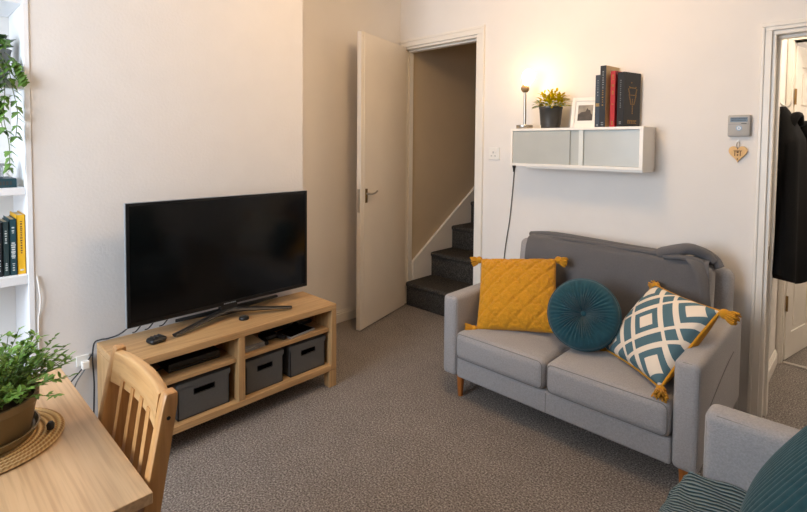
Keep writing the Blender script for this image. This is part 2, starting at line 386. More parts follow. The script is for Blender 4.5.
def skirt(name, pts, inward):
    """two-step moulded baseboard along a straight run"""
    (x0, y0), (x1, y1) = pts; nx, ny = inward
    bm = bmesh.new()
    for d, z0, z1 in ((.014, 0, .062), (.010, .062, .075), (.006, .075, .084)):
        box(bm, min(x0, x1, x0 + nx * d, x1 + nx * d), max(x0, x1, x0 + nx * d, x1 + nx * d), min(y0, y1, y0 + ny * d, y1 + ny * d), max(y0, y1, y0 + ny * d, y1 + ny * d), z0, z1, bev=.0015)
    return struct(name, bm, M['gloss'])
skirt('baseboard_left', ((-2.67, 1.585), (-2.67, 2.72)), (1, 0))
skirt('baseboard_chimney', ((-2.3, .37), (-2.3, 1.58)), (1, 0))
skirt('baseboard_back', ((-1.855, 2.74), (-.42, 2.74)), (0, -1))
skirt('baseboard_right', ((2.4, -1.29), (2.4, 2.73)), (-1, 0))

def door_trim(name, x0, x1, z, y, wd, left=None):
    """architrave on the room side plus lining and stop of a doorway in the back wall"""
    bm = bmesh.new(); wl = wd if left is None else left
    e = .004                                                   # the architrave stops just short of the lining edge
    box(bm, x0 - wl, x0 + e, y - .012, y, 0, z - .0005, bev=.0015); box(bm, x1 - e, x1 + wd, y - .012, y, 0, z - .0005, bev=.0015)
    box(bm, x0 - wl, x1 + wd, y - .012, y, z, z + wd, bev=.0015)
    q = min(.020, wl * .4)
    box(bm, x0 - wl + .001, x0 - wl + q, y - .018, y - .0121, 0, z + wd - .0205, bev=.0025); box(bm, x1 + wd - .020, x1 + wd - .001, y - .018, y - .0121, 0, z + wd - .0205, bev=.0025)
    box(bm, x0 - wl + .001, x1 + wd - .001, y - .018, y - .0121, z + wd - .020, z + wd - .001, bev=.0025)
    box(bm, x0 + .0005, x0 + .018, y + .0005, y + .101, 0, z - .0185, bev=.001); box(bm, x1 - .018, x1 - .0005, y + .0005, y + .101, 0, z - .0185, bev=.001); box(bm, x0 + .0005, x1 - .0005, y + .0005, y + .101, z - .018, z - .0005, bev=.001)
    box(bm, x0 + .0185, x0 + .030, y + .045, y + .085, 0, z - .031); box(bm, x1 - .030, x1 - .0185, y + .045, y + .085, 0, z - .031); box(bm, x0 + .0185, x1 - .0185, y + .045, y + .085, z - .030, z - .0185)
    return struct(name, bm, M['gloss'])
door_trim('trim_1', DX0, DX1, DZ, 2.74, .054, .024)
t2 = door_trim('trim_2', RX0, RX1, RZ, 2.74, .036)
struct('strike_plate', B(RX0 + .0165, RX0 + .019, 2.752, 2.772, .74, .80, bev=.0005), M['brass'], t2)

# stair door: flush leaf with a thin facing panel that stops short of the bottom and edge
hinge = Vector((-2.600, 2.722, 0)); near = Vector((-2.440, 2.125, 0)); ax = (near - hinge); LW = ax.length; ax.normalize(); nrm = Vector((-ax.y, ax.x, 0))
if nrm.x < 0: nrm = -nrm
DM = Matrix((Vector((ax.x, ax.y, 0, 0)), Vector((nrm.x, nrm.y, 0, 0)), Vector((0, 0, 1, 0)), Vector((0, 0, 0, 1)))).transposed(); DM.translation = hinge
d1 = struct('door_1', box(bmesh.new(), 0, LW, -.018, .014, .008, 1.990, bev=.002, mtx=DM), M['doorp'])
struct('facing_panel', box(bmesh.new(), .012, LW - .035, .0135, .017, .115, 1.984, bev=.001, mtx=DM), M['doorp'], d1)
for s in (1, -1):
    off = .017 if s > 0 else -.018
    hb = bmesh.new(); box(hb, LW - .072, LW - .048, min(off, off + s * .006), max(off, off + s * .006), .86, .955, bev=.002, mtx=DM)
    pl = struct('handle_plate', hb, M['brass'], d1)
    lb = bmesh.new(); cyl(lb, (LW - .06, off, .922), (LW - .06, off + s * .038, .922), .007, seg=12)
    tube(lb, smooth_path([(LW - .06, off + s * .036, .922), (LW - .09, off + s * .04, .922), (LW - .115, off + s * .04, .925), (LW - .145, off + s * .036, .934)], 5), .0065, 10)
    bmesh.ops.transform(lb, matrix=DM, verts=lb.verts)
    struct('handle_lever', lb, M['metal'], d1, smooth=50)
lb = bmesh.new(); box(lb, LW - .001, LW + .0015, -.012, .008, .80, .955, mtx=DM); struct('latch_plate', lb, M['metal'], d1)

# ------------------------------------------------------------------ stairs
struct('wall_stair_left', B(-2.74, -2.625, 2.84, 6.2, 0, 4.2), M['stairwall_dim'])
struct('wall_stair_right', B(-1.86, -1.76, 2.84, 6.2, 0, 4.2), M['stairwall_dim'])
struct('wall_stair_front', B(-2.74, -1.76, 2.74, 2.84, ZC + .08, 4.2), M['stairwall_dim'])
struct('wall_stair_end', B(-2.74, -1.76, 6.2, 6.3, 0, 4.2), M['stairwall_dim'])
struct('ceiling_stair', B(-2.74, -1.76, 2.74, 6.3, 4.2, 4.28), M['ceil'])
st = thing('staircase', 'steep straight staircase in charcoal carpet rising behind the open door', 'stairs', (-2.24, 2.72, 0))
for k in range(9):
    y0 = 2.785 + .272 * k if k else 2.755; z1 = .187 * (k + 1)
    xr = -1.958 if k == 0 else -1.862; xl = -2.594 if k == 0 else -2.600
    bm = bmesh.new(); box(bm, xl, xr, y0, 2.785 + .272 * (k + 1) + .02, max(0.0, z1 - .20), z1 - .004, bev=.004)
    box(bm, xl, xr, y0 - .020, y0 + .12, z1 - .040, z1, bev=.018, seg=4)
    link('step', bm, M['stair_carpet'], st, smooth=40)
sb = bmesh.new()
yA, yB = 2.842, 5.2
zt = lambda y: .262 + .66 * (y - 2.742)
vs = [sb.verts.new((x, y, z)) for x in (-2.623, -2.602) for (y, z) in ((yA, 0.0), (yB, zt(yB) - .4), (yB, zt(yB)), (yA, zt(yA)))]
for q in ((0, 1, 2, 3), (4, 5, 6, 7), (0, 1, 5, 4), (1, 2, 6, 5), (2, 3, 7, 6), (3, 0, 4, 7)): sb.faces.new([vs[i] for i in q])
bmesh.ops.recalc_face_normals(sb, faces=sb.faces)
struct('trim_3', sb, M['gloss'])

# ------------------------------------------------------------------ hall beyond the right doorway
struct('wall_hall_left', B(-.47, -.37, 2.84, 3.56, 0, ZC), M['wall'])
struct('wall_hall_right', B(.8, .9, 2.84, 5.4, 0, ZC), M['wall'])
struct('wall_hall_end', boxes((-.47, -.352, 3.56, 3.64, 0, ZC), (-.352, .43, 3.56, 3.64, 1.86, ZC), (.43, .9, 3.56, 3.64, 0, ZC)), M['wall'])
struct('wall_far', B(-1.4, .9, 5.4, 5.5, 0, ZC), M['wall'])
struct('wall_far_left', B(-1.5, -1.4, 3.64, 5.5, 0, ZC), M['wall'])
skirt('baseboard_hall', ((-.37, 2.845), (-.37, 3.52)), (1, 0))
tb = boxes((-.372, -.352, 3.535, 3.56, 0, 1.90), (-.352, -.338, 3.54, 3.64, 0, 1.86), (-.352, .43, 3.54, 3.64, 1.86, 1.88), (-.372, .47, 3.535, 3.56, 1.86, 1.90), (.43, .47, 3.535, 3.56, 0, 1.9), bev=.003)
box(tb, -.366, -.346, 3.528, 3.54, 0, 1.90, bev=.003)
struct('trim_4', tb, M['gloss'])
struct('trim_5', B(-.338, .43, 3.545, 3.575, 0, .008, bev=.003), M['metal'])
h2 = Vector((-.330, 3.585, 0)); a2 = Vector((.075, .352, 0)).normalized(); n2 = Vector((a2.y, -a2.x, 0))
D2 = Matrix((Vector((a2.x, a2.y, 0, 0)), Vector((n2.x, n2.y, 0, 0)), Vector((0, 0, 1, 0)), Vector((0, 0, 0, 1)))).transposed(); D2.translation = h2
db = bmesh.new(); box(db, 0, .72, -.036, -.006, .01, 1.835, bev=.002, mtx=D2)
cols, rows = ((.09, .33), (.40, .63)), ((.16, .62), (.74, 1.36), (1.47, 1.72))
# stiles and rails stand proud of the panels
xs = [0, .09, .33, .40, .63, .72]; zs = [.01, .16, .62, .74, 1.36, 1.47, 1.72, 1.835]
for i in (0, 2, 4): box(db, xs[i], xs[i + 1], -.008, .0, .01, 1.835, mtx=D2)
for k in (0, 2, 4, 6):
    for i in (1, 3): box(db, xs[i], xs[i + 1], -.008, .0, zs[k], zs[k + 1], mtx=D2)
d2 = struct('door_2', db, M['gloss'])
for (a, b) in cols:
    for (c, d) in rows:
        pb = bmesh.new(); box(pb, a + .03, b - .03, -.0075, -.001, c + .03, d - .03, bev=.005, mtx=D2); struct('raised_panel', pb, M['gloss'], d2)
for z in (.30, 1.50):
    hb = bmesh.new(); cyl(hb, (-.002, .002, z), (-.002, .002, z + .09), .006, seg=10); bmesh.ops.transform(hb, matrix=D2, verts=hb.verts)
    struct('door_hinge', hb, M['brass'], d2)

# ------------------------------------------------------------------ built-in shelves in the left alcove
su = thing('shelving_unit', 'white built-in shelving in the alcove left of the television wall', 'shelves', (-2.45, -.1, 0))
link('side_panel', B(-2.598, -2.296, .345, .364, 0, 2.4, bev=.002), M['shelfw'], su)
link('side_panel', B(-2.598, -2.296, -.60, -.58, 0, 2.4, bev=.002), M['shelfw'], su)
for z0, z1 in ((.330, .362), (.710, .745), (1.050, 1.077), (1.445, 1.476), (1.762, 1.79)):
    link('shelf', B(-2.598, -2.300, -.579, .3445, z0, z1, bev=.002), M['shelfw'], su)

def book(name, label, y0, y1, x0, x1, z0, z1, cover, grp, marks=None, spine='x', page='paper'):
    """standing book; spine faces +X (spine='x') or -Y (spine='y')"""
    t = thing(name, label, 'book', ((x0 + x1) / 2, (y0 + y1) / 2, z0), grp)
    c = .0025
    if spine == 'x':
        cb = boxes((x0, x1, y0, y0 + c, z0, z1), (x0, x1, y1 - c, y1, z0, z1), (x1 - c, x1, y0, y1, z0, z1), bev=.0006)
        pb = B(x0 + .004, x1 - c, y0 + c, y1 - c, z0 + .003, z1 - .004)
    else:
        cb = boxes((x0, x0 + c, y0, y1, z0, z1), (x1 - c, x1, y0, y1, z0, z1), (x0, x1, y0, y0 + c, z0, z1), bev=.0006)
        pb = B(x0 + c, x1 - c, y0 + c, y1 - .004, z0 + .003, z1 - .004)
    link('cover', cb, M[cover], t); link('pages', pb, M[page], t)
    if marks:
        mb = bmesh.new(); rnd = random.Random(hash(label) % 1000 if False else len(label) * 7)
        for (fa, fb, w_, dens, mat) in marks:
            mb = bmesh.new(); z = z0 + (z1 - z0) * fa; ze = z0 + (z1 - z0) * fb
            while z < ze:
                h = rnd.uniform(.004, .009); ww = w_ * rnd.uniform(.6, 1)
                if spine == 'x':
                    cy = (y0 + y1) / 2; hw = (y1 - y0) * ww / 2; box(mb, x1 - .0003, x1 + .0006, cy - hw, cy + hw, z, z + h * .7)
                else:
                    cx = (x0 + x1) / 2; hw = (x1 - x0) * ww / 2; box(mb, cx - hw, cx + hw, y0 - .0006, y0 + .0003, z, z + h * .7)
                z += h * dens
            link('spine_lettering', mb, M[mat], t)
    return t
GL = 'books standing on the low alcove shelf'
zb = .7455
book('book', 'yellow-spined book at the right end of the low alcove shelf', .318, .3435, -2.48, -2.326, zb, .972, 'bk_yellow', GL, [(.06, .10, .5, 1.6, 'foil_white'), (.35, .9, .28, 1.3, 'heartprint')])
book('book', 'dark teal book next to the yellow book on the alcove shelf', .296, .3165, -2.47, -2.326, zb, .958, 'bk_teal', GL, [(.08, .22, .4, 1.5, 'foil_white'), (.30, .60, .7, 1.05, 'foil_white'), (.75, .85, .4, 1.5, 'foil_white')])
book('book', 'slate green book, third from the right on the low alcove shelf', .276, .2945, -2.47, -2.328, zb, .950, 'bk_green', GL, [(.1, .25, .4, 1.5, 'foil_white'), (.6, .85, .4, 1.4, 'foil_white')])
book('book', 'black book cut by the left edge of the photo on the low shelf', .250, .2745, -2.47, -2.328, zb, .948, 'bk_black', GL, [(.1, .3, .5, 1.4, 'foil_white'), (.45, .6, .5, 1.4, 'gold'), (.75, .9, .5, 1.5, 'foil_white')])
# flat book with a clear ornament on it
fb_ = thing('book', 'dark teal book lying flat on the middle alcove shelf', 'book', (-2.42, .25, 1.077))
link('cover', boxes((-2.50, -2.332, .16, .322, 1.0775, 1.080), (-2.50, -2.332, .16, .322, 1.108, 1.1105), (-2.335, -2.332, .16, .322, 1.0775, 1.1105), bev=.0006), M['bk_teal'], fb_)
link('pages', B(-2.495, -2.336, .165, .318, 1.0802, 1.1078), M['paper'], fb_)
mb = bmesh.new(); rnd = random.Random(3)
yy = .18
while yy < .31:
    d = rnd.uniform(.003, .008); box(mb, -2.3322, -2.3313, yy, yy + d, 1.087, 1.101); yy += d + .004
link('spine_lettering', mb, M['potgrey'], fb_)
orn = thing('ornament', 'clear box ornament with a dark knob standing on the flat teal book', 'ornament', (-2.40, .235, 1.1105))
link('body', B(-2.425, -2.36, .185, .288, 1.1108, 1.158, bev=.006), M['clear'], orn)
link('lid', B(-2.43, -2.355, .18, .298, 1.158, 1.166, bev=.002), M['potstone'], orn)
link('knob', lathe(bmesh.new(), [(.0, 1.166), (.008, 1.166), (.008, 1.172), (.014, 1.182), (.010, 1.192), (.0, 1.195)], (-2.39, .250, 0)), M['black'], orn, smooth=50)
hb = bmesh.new()
tube(hb, smooth_path([(-2.357, .292, 1.160), (-2.352, .302, 1.145), (-2.356, .297, 1.130), (-2.352, .307, 1.116)], 6), .003, 8)
link('scroll_handle', hb, M['metal'], orn, smooth=50)

# ------------------------------------------------------------------ leaf helpers
def leaf(bm, base, d, length, width, fold=0.25, droop=0.2, lobes=False, mat=0):
    d = Vector(d).normalized(); up = Vector((0, 0, 1)); s = d.cross(up)
    if s.length < 0.05: s = Vector((1, 0, 0))
    s.normalize(); n = s.cross(d).normalized()
    if lobes: prof = ((0, .12), (.12, .85), (.3, 1.0), (.45, .62), (.7, .5), (1, 0.02))
    else: prof = ((0, .12), (.2, .75), (.45, 1.0), (.75, .65), (1, 0.03))
    rows = []
    for t, w_ in prof:
        c = Vector(base) + d * length * t - up * droop * length * t * t
        hw = width * .5 * w_
        rows.append((bm.verts.new(c - s * hw + n * hw * fold), bm.verts.new(c), bm.verts.new(c + s * hw + n * hw * fold)))
    for a, b in zip(rows, rows[1:]):
        for k in (0, 1):
            f_ = bm.faces.new((a[k], a[k + 1], b[k + 1], b[k])); f_.material_index = mat
def rdir(rnd, zlo=-.2, zhi=1):
    a = rnd.uniform(0, 2 * PI); z = rnd.uniform(zlo, zhi); r = math.sqrt(max(0, 1 - z * z)); return Vector((r * math.cos(a), r * math.sin(a), z))

# trailing ivy on the high alcove shelf
iv = thing('trailing_ivy', 'trailing ivy in a grey pot hanging from the high alcove shelf', 'plant', (-2.42, .255, 1.476))
link('pot', lathe(bmesh.new(), [(0, 1.4765), (.045, 1.4765), (.052, 1.50), (.064, 1.59), (.067, 1.60), (.060, 1.60), (.055, 1.585), (0, 1.585)], (-2.42, .262, 0)), M['potstone'], iv, smooth=40)
rnd = random.Random(11)
fb2 = bmesh.new()
for k in range(110):
    d = rdir(rnd, -.1, 1.0); r = rnd.uniform(.03, .115)
    p = Vector((-2.41, .255, 1.60)) + Vector((d.x * r * .8, d.y * r * .85, d.z * r * .55))
    if p.y > .325: p.y = .325 - rnd.uniform(0, .02)
    d2_ = rdir(rnd, -.4, .5); d2_.y = min(d2_.y, .2)
    leaf(fb2, p, d2_, rnd.uniform(.032, .050), rnd.uniform(.028, .042), lobes=True, mat=0 if rnd.random() < .55 else 1)
link('crown_leaves', fb2, [M['leafdark'], M['leafivy']], iv, smooth=60)
vines = [[(-2.37, .30, 1.585), (-2.31, .325, 1.545), (-2.285, .338, 1.50), (-2.282, .343, 1.475)],
         [(-2.36, .285, 1.575), (-2.30, .30, 1.52), (-2.282, .31, 1.44), (-2.283, .322, 1.36), (-2.285, .316, 1.27)],
         [(-2.36, .27, 1.575), (-2.30, .28, 1.52), (-2.283, .287, 1.44), (-2.285, .282, 1.34), (-2.287, .296, 1.24), (-2.286, .296, 1.155)],
         [(-2.36, .25, 1.575), (-2.30, .256, 1.52), (-2.283, .262, 1.44), (-2.286, .270, 1.36), (-2.289, .280, 1.29)],
         [(-2.36, .24, 1.575), (-2.30, .240, 1.52), (-2.28, .243, 1.44), (-2.283, .248, 1.38)]]
for vi, pts in enumerate(vines):
    pth = smooth_path(pts, 8); vb = bmesh.new(); tube(vb, pth, .0013, 6)
    vo = link('vine', vb, M['stem'], iv, smooth=60)
    lb = bmesh.new()
    for i in range(4, len(pth), 2):
        for s in (1, -1):
            if rnd.random() < .22: continue
            d = Vector((rnd.uniform(.15, .4), s * rnd.uniform(.25, .8), rnd.uniform(-.9, -.35)))
            if pth[i].y > .325 and d.y > 0: d.y *= -.3
            leaf(lb, pth[i], d, rnd.uniform(.024, .034), rnd.uniform(.028, .038), lobes=True, fold=.12, droop=.15)
    link('leaves', lb, M['leafivy'], vo if False else iv, smooth=60)

# ------------------------------------------------------------------ tv stand and what it carries
SX0, SX1, SY0, SY1, SZ = -2.272, -1.969, .560, 1.566, .429
ts = thing('tv_stand', 'low oak television stand with open shelves by the chimney wall', 'tv stand', ((SX0 + SX1) / 2, (SY0 + SY1) / 2, 0))
link('top', B(SX0, SX1, SY0, SY1, .400, SZ, bev=.0025), M['oakY'], ts)
for a, b in ((SY0, SY0 + .031), (SY1 - .031, SY1)):
    link('side_panel', B(SX0 + .002, SX1, a, b, .090, .3995, bev=.002), M['oakZ'], ts)
link('divider', B(SX0 + .01, SX1, 1.026, 1.057, .1165, .3995, bev=.002), M['oakZ'], ts)
link('bottom_board', B(SX0 + .002, SX1, SY0 + .0315, SY1 - .0315, .088, .116, bev=.002), M['oakY'], ts)
for a, b in ((SY0 + .0315, 1.0255), (1.0575, SY1 - .0315)):
    link('shelf', B(SX0 + .012, SX1 - .022, a, b, .286, .304, bev=.0015), M['oakY'], ts)
link('back_panel', B(SX0 + .002, SX0 + .008, SY0 + .0315, SY1 - .0315, .1165, .3995), M['oakY'], ts)
for y0 in (SY0, SY1 - .045):
    for x0 in (SX0 + .002, SX1 - .045): link('leg', B(x0, x0 + .045, y0, y0 + .045, 0.0005, .0875, bev=.002), M['oakZ'], ts)

def storage_box(y0, y1, label):
    t = thing('storage_box', label, 'box', (-2.1, (y0 + y1) / 2, .1165), 'charcoal boxes in the television stand')
    x1, x0, z0, z1 = -2.000, -2.235, .1168, .250
    ym = (y0 + y1) / 2; hw = (y1 - y0) * .19; hz0, hz1 = .208, .230
    bm = boxes((x0, x0 + .004, y0 + .004, y1 - .004, z0, z1), (x0, x1, y0 + .004, y0 + .008, z0, z1), (x0, x1, y1 - .008, y1 - .004, z0, z1), (x0, x1, y0 + .004, y1 - .004, z0, z0 + .004),
               (x1 - .004, x1, y0 + .004, ym - hw, z0, z1), (x1 - .004, x1, ym + hw, y1 - .004, z0, z1), (x1 - .004, x1, ym - hw, ym + hw, z0, hz0), (x1 - .004, x1, ym - hw, ym + hw, hz1, z1))
    b = link('body', bm, M['boxgrey'], t)
    link('hand_hole_rim', boxes((x1 - .003, x1 + .0012, ym - hw - .002, ym + hw + .002, hz1, hz1 + .002), (x1 - .003, x1 + .0012, ym - hw - .002, ym + hw + .002, hz0 - .002, hz0), (x1 - .003, x1 + .0012, ym - hw - .002, ym - hw, hz0, hz1), (x1 - .003, x1 + .0012, ym + hw, ym + hw + .002, hz0, hz1)), M['dark'], t)
    link('lid', boxes((x0 - .002, x1 + .003, y0, y1, .266, .270), (x1, x1 + .003, y0, y1, .247, .270), (x0 - .002, x0 + .001, y0, y1, .247, .270), (x0, x1, y0, y0 + .003, .247, .270), (x0, x1, y1 - .003, y1, .247, .270), bev=.0008), M['boxgrey'], t)
storage_box(.772, 1.000, 'charcoal lidded storage box in the left bay of the television stand')
storage_box(1.072, 1.270, 'charcoal lidded storage box in the right bay, beside the divider')
storage_box(1.305, 1.518, 'charcoal lidded storage box at the right end of the television stand')

# equipment on the shelves
eq = thing('cable_box', 'black set-top box on the left shelf of the television stand', 'set-top box', (-2.13, .86, .3045))
link('body', B(-2.21, -2.05, .76, .98, .3048, .340, bev=.003), M['black'], eq)
link('front_strip', B(-2.0505, -2.0485, .77, .97, .315, .322), M['tvblack'], eq)
ct = link('cable_tangle', tube(bmesh.new(), smooth_path([(-2.04, .67, .311), (-2.03, .70, .318), (-2.06, .72, .312), (-2.03, .69, .310), (-2.045, .655, .314), (-2.07, .69, .316), (-2.10, .76, .318)], 8), .0045, 8), M['cable'], None, smooth=60, origin=(-2.05, .69, .3045))
tag(ct, 'coil of black cable on the left shelf of the television stand', 'cable')
G2 = 'grey cases on the right shelf of the television stand'
for i, (x0, x1, y0, y1, z, rz) in enumerate(((-2.16, -2.015, 1.07, 1.19, .3045, 4), (-2.155, -2.02, 1.075, 1.185, .3165, -5))):
    t = thing('disc_case', ['lower grey disc case at the left of the right-hand shelf', 'upper grey disc case lying on another at the shelf left'][i], 'case', (-2.09, 1.13, z), G2)
    mt = Matrix.Translation((-2.09, 1.13, z)) @ Matrix.Rotation(math.radians(rz), 4, 'Z') @ Matrix.Translation((2.09, -1.13, -z))
    link('shell', box(bmesh.new(), x0, x1, y0, y1, z + .0003, z + .0115, bev=.001, mtx=mt), M['dvd'], t)
    link('cover_sheet', box(bmesh.new(), x0 + .006, x1 - .006, y0 + .01, y1 - .006, z + .0112, z + .0119, mtx=mt), M['paper'], t)
gc = thing('game_controller', 'black game controller in the middle of the right-hand shelf', 'controller', (-2.09, 1.235, .3045))
link('body', boxes((-2.12, -2.05, 1.20, 1.275, .308, .333), bev=.010), M['black'], gc, smooth=60)
for s in (-1, 1): link('grip', cyl(bmesh.new(), (-2.06, 1.2375 + s * .036, .320), (-2.015, 1.2375 + s * .048, .317), .013, .010), M['black'], gc, smooth=50)
rt = thing('router', 'black network box at the back of the right-hand shelf', 'router', (-2.19, 1.33, .3045))
link('body', B(-2.24, -2.14, 1.25, 1.42, .3048, .345, bev=.004), M['black'], rt)
link('vent_panel', B(-2.1405, -2.1385, 1.27, 1.40, .315, .335), M['dark'], rt)
mg = thing('magazine', 'thin grey tablet with silver edge near the right shelf front', 'tablet', (-2.07, 1.37, .3045))
mt = Matrix.Translation((-2.07, 1.38, .3045)) @ Matrix.Rotation(math.radians(8), 4, 'Z')
mg.name = 'tablet'; ORG['tablet'] = ORG['magazine']
link('body', box(bmesh.new(), -.055, .06, -.08, .08, .0004, .010, bev=.002, mtx=mt), M['silver'], mg)
link('screen', box(bmesh.new(), -.050, .055, -.074, .074, .0098, .0108, mtx=mt), M['tvblack'], mg)
pk = thing('plastic_case', 'dark disc case in the right-hand shelf corner behind the tablet', 'case', (-2.17, 1.47, .3045))
link('shell', B(-2.235, -2.12, 1.435, 1.52, .3048, .320, bev=.0015), M['black'], pk)
link('cover_sheet', B(-2.23, -2.125, 1.44, 1.515, .3198, .3205), M['dvd'], pk)

# remotes on the top
rm = thing('remote_puck', 'rounded black remote lying near the left end of the stand top', 'remote', (-2.104, .732, SZ))
mt = Matrix.Translation((-2.104, .734, SZ)) @ Matrix.Rotation(math.radians(12), 4, 'Z')
bm = bmesh.new(); roundbox(bm, -.026, .026, -.032, .032, .0003, .022, .010, bulge=(.004, .004, .003), n=5, mtx=mt); link('shell', bm, M['black'], rm, smooth=60)
bm = bmesh.new()
for i in range(3):
    for j in range(3): cyl(bm, (-.012 + .012 * i, -.016 + .016 * j, .0215), (-.012 + .012 * i, -.016 + .016 * j, .0262), .0035, seg=10)
bmesh.ops.transform(bm, matrix=mt, verts=bm.verts); link('buttons', bm, M['potgrey'], rm, smooth=40)
pk2 = thing('sensor_puck', 'small round black puck on the stand top under the television', 'puck', (-2.095, 1.118, SZ))
link('shell', lathe(bmesh.new(), [(0, .0003), (.022, .0003), (.024, .004), (.021, .012), (.012, .014), (0, .014)], (-2.095, 1.118, SZ)), M['black'], pk2, smooth=50)
link('top_ring', lathe(bmesh.new(), [(.010, .0139), (.012, .0155), (.014, .0139)], (-2.095, 1.118, SZ)), M['potgrey'], pk2, smooth=50)

# television
TX = -2.150; ty0, ty1, tz0, tz1 = .640, 1.510, .497, 1.004
tv = thing('television', 'large flat black television standing on the oak stand', 'television', (-2.16, 1.075, SZ))
link('back_shell', boxes((TX - .030, TX - .006, ty0 + .002, ty1 - .002, tz0 + .002, tz1 - .002), (TX - .060, TX - .030, ty0 + .12, ty1 - .12, tz0 + .03, tz1 - .12), bev=.003), M['tvframe'], tv)
link('silver_edge', boxes((TX - .022, TX - .005, ty0 - .0015, ty0 + .003, tz0 - .001, tz1 + .001), (TX - .022, TX - .005, ty1 - .003, ty1 + .0015, tz0 - .001, tz1 + .001), (TX - .022, TX - .005, ty0, ty1, tz1 - .002, tz1 + .0015), (TX - .022, TX - .005, ty0, ty1, tz0 - .003, tz0 + .002)), M['silver'], tv)
bz = .012
link('bezel', boxes((TX - .006, TX, ty0, ty0 + bz, tz0, tz1), (TX - .006, TX, ty1 - bz, ty1, tz0, tz1), (TX - .006, TX, ty0 + bz, ty1 - bz, tz1 - bz, tz1), (TX - .006, TX, ty0 + bz, ty1 - bz, tz0, tz0 + .016)), M['tvframe'], tv)
link('screen', B(TX - .0055, TX - .0015, ty0 + bz, ty1 - bz, tz0 + .016, tz1 - bz), M['tvblack'], tv)
bd = bmesh.new(); x = 1.048
for w_ in (.006, .006, .007, .006, .007, .006, .006):
    box(bd, TX, TX + .0008, x, x + w_, tz0 + .005, tz0 + .010); x += w_ + .0022
link('maker_badge', bd, M['silver'], tv)

hub = (-2.165, 1.075, .468)
stn = link('stand_neck', boxes((-2.185, -2.150, 1.035, 1.115, .448, .515), bev=.004), M['black'], tv)
for tip in ((-2.092, .800, .442), (-2.052, 1.350, .442), (-2.262, .872, .442), (-2.262, 1.392, .442)):
    v = Vector(tip) - Vector(hub); lb = bmesh.new()
    tube(lb, [Vector(hub), Vector(hub) + v * .25 + Vector((0, 0, .002)), Vector(hub) + v * .6, Vector(tip)], lambda t: .025 - .012 * t, 8, flat=.5, up=(0, 0, 1))
    link('stand_leg', lb, M['black'], tv, smooth=50)

# cables behind the stand and the wall socket
sk = thing('wall_socket', 'white double wall socket beside the left end of the television stand', 'socket', (-2.297, .515, .36))
link('plate', B(-2.2995, -2.292, .494, .540, .340, .382, bev=.002), M['plate'], sk)
link('plug', B(-2.292, -2.268, .508, .536, .330, .362, bev=.004), M['plate'], sk)
def cable(pts, r, mat, label, name='cable', cat='cable', group=None):
    p = smooth_path(pts, 10); o = link(name, tube(bmesh.new(), p, r, 8), mat, None, smooth=60, origin=pts[-1]); tag(o, label, cat, group); return o
cable([(-2.20, .68, .50), (-2.235, .640, .455), (-2.255, .600, .440), (-2.270, .575, .437), (-2.278, .553, .425), (-2.272, .545, .36), (-2.276, .55, .25), (-2.285, .545, .02)], .003, M['cable'], 'black cable dropping from the television over the stand corner')
cable([(-2.286, .550, .385), (-2.285, .510, .330), (-2.284, .455, .27), (-2.284, .425, .20), (-2.285, .43, .08), (-2.28, .47, .006)], .0028, M['cable'], 'black cable looping down the wall left of the stand')
cable([(-2.279, .519, .328), (-2.282, .485, .27), (-2.280, .475, .18), (-2.281, .50, .08), (-2.25, .545, .005)], .0026, M['cable_grey'], 'grey flex hanging from the wall socket beside the stand')
for i, y in enumerate((.705, .755, .815)):
    cable([(-2.19, y + .01, .505), (-2.20, y, .48), (-2.225, y - .01, .452), (-2.268, y - .01, .434)], .0026, M['cable'], ['leftmost short black lead under the television edge', 'middle short black lead under the television edge', 'rightmost short black lead under the television edge'][i], 'lead', 'cable', 'leads hanging behind the television')
cable([(-2.296, .372, .735), (-2.293, .376, .70), (-2.290, .380, .65), (-2.292, .378, .60), (-2.295, .373, .55), (-2.295, .372, .30), (-2.295, .372, .09)], .003, M['wall'], 'white cable running down the wall edge below the low alcove shelf')

# ------------------------------------------------------------------ dining table and chair
dt = thing('dining_table', 'pale oak dining table in the lower left corner', 'table', (-1.147, -.25, 0))
link('tabletop', B(-1.464, -.829, -.80, .281, .661, .680, bev=.0015), M['tableY'], dt)
link('apron', boxes((-1.42, -.875, .19, .212, .60, .6605), (-1.42, -.875, -.73, -.71, .60, .6605), (-1.42, -1.40, -.71, .19, .60, .6605), (-.895, -.875, -.71, .19, .60, .6605)), M['tableY'], dt)
for x0 in (-1.455, -.873):
    for y0 in (-.79, .185): link('leg', B(x0, x0 + .038, y0, y0 + .038, 0.0005, .6605, bev=.003), M['oakZ'], dt)

dc = thing('dining_chair', 'slatted wooden dining chair tucked under the far table end', 'chair', (-1.015, .2, 0))
def upright(x0, x1):
    bm = bmesh.new(); prof = [(0, .285, .034), (.36, .256, .036), (.60, .286, .032), (.795, .322, .026), (.817, .325, .020)]
    rings = []
    for z, y, d in prof: rings.append([bm.verts.new((x, yy, z + .0005)) for x, yy in ((x0, y - d / 2), (x1, y - d / 2), (x1, y + d / 2), (x0, y + d / 2))])
    for a, b in zip(rings, rings[1:]):
        for k in range(4): bm.faces.new((a[k], a[(k + 1) % 4], b[(k + 1) % 4], b[k]))
    bm.faces.new(rings[0][::-1]); bm.faces.new(rings[-1]); bmesh.ops.recalc_face_normals(bm, faces=bm.faces)
    bmesh.ops.bevel(bm, geom=[e for e in bm.edges if e.calc_length() > .01], offset=.004, segments=2, profile=.5, affect='EDGES'); return bm
CX0, CX1 = -1.157, -.860
u1 = link('rear_upright', upright(CX1 - .026, CX1), M['chairZ'], dc, smooth=40)
u2 = link('rear_upright', upright(CX0, CX0 + .026), M['chairZ'], dc, smooth=40)
link('peg_hole', cyl(bmesh.new(), (CX1 - .001, .318, .776), (CX1 + .0008, .318, .776), .0034, seg=12), M['dark'], u1)
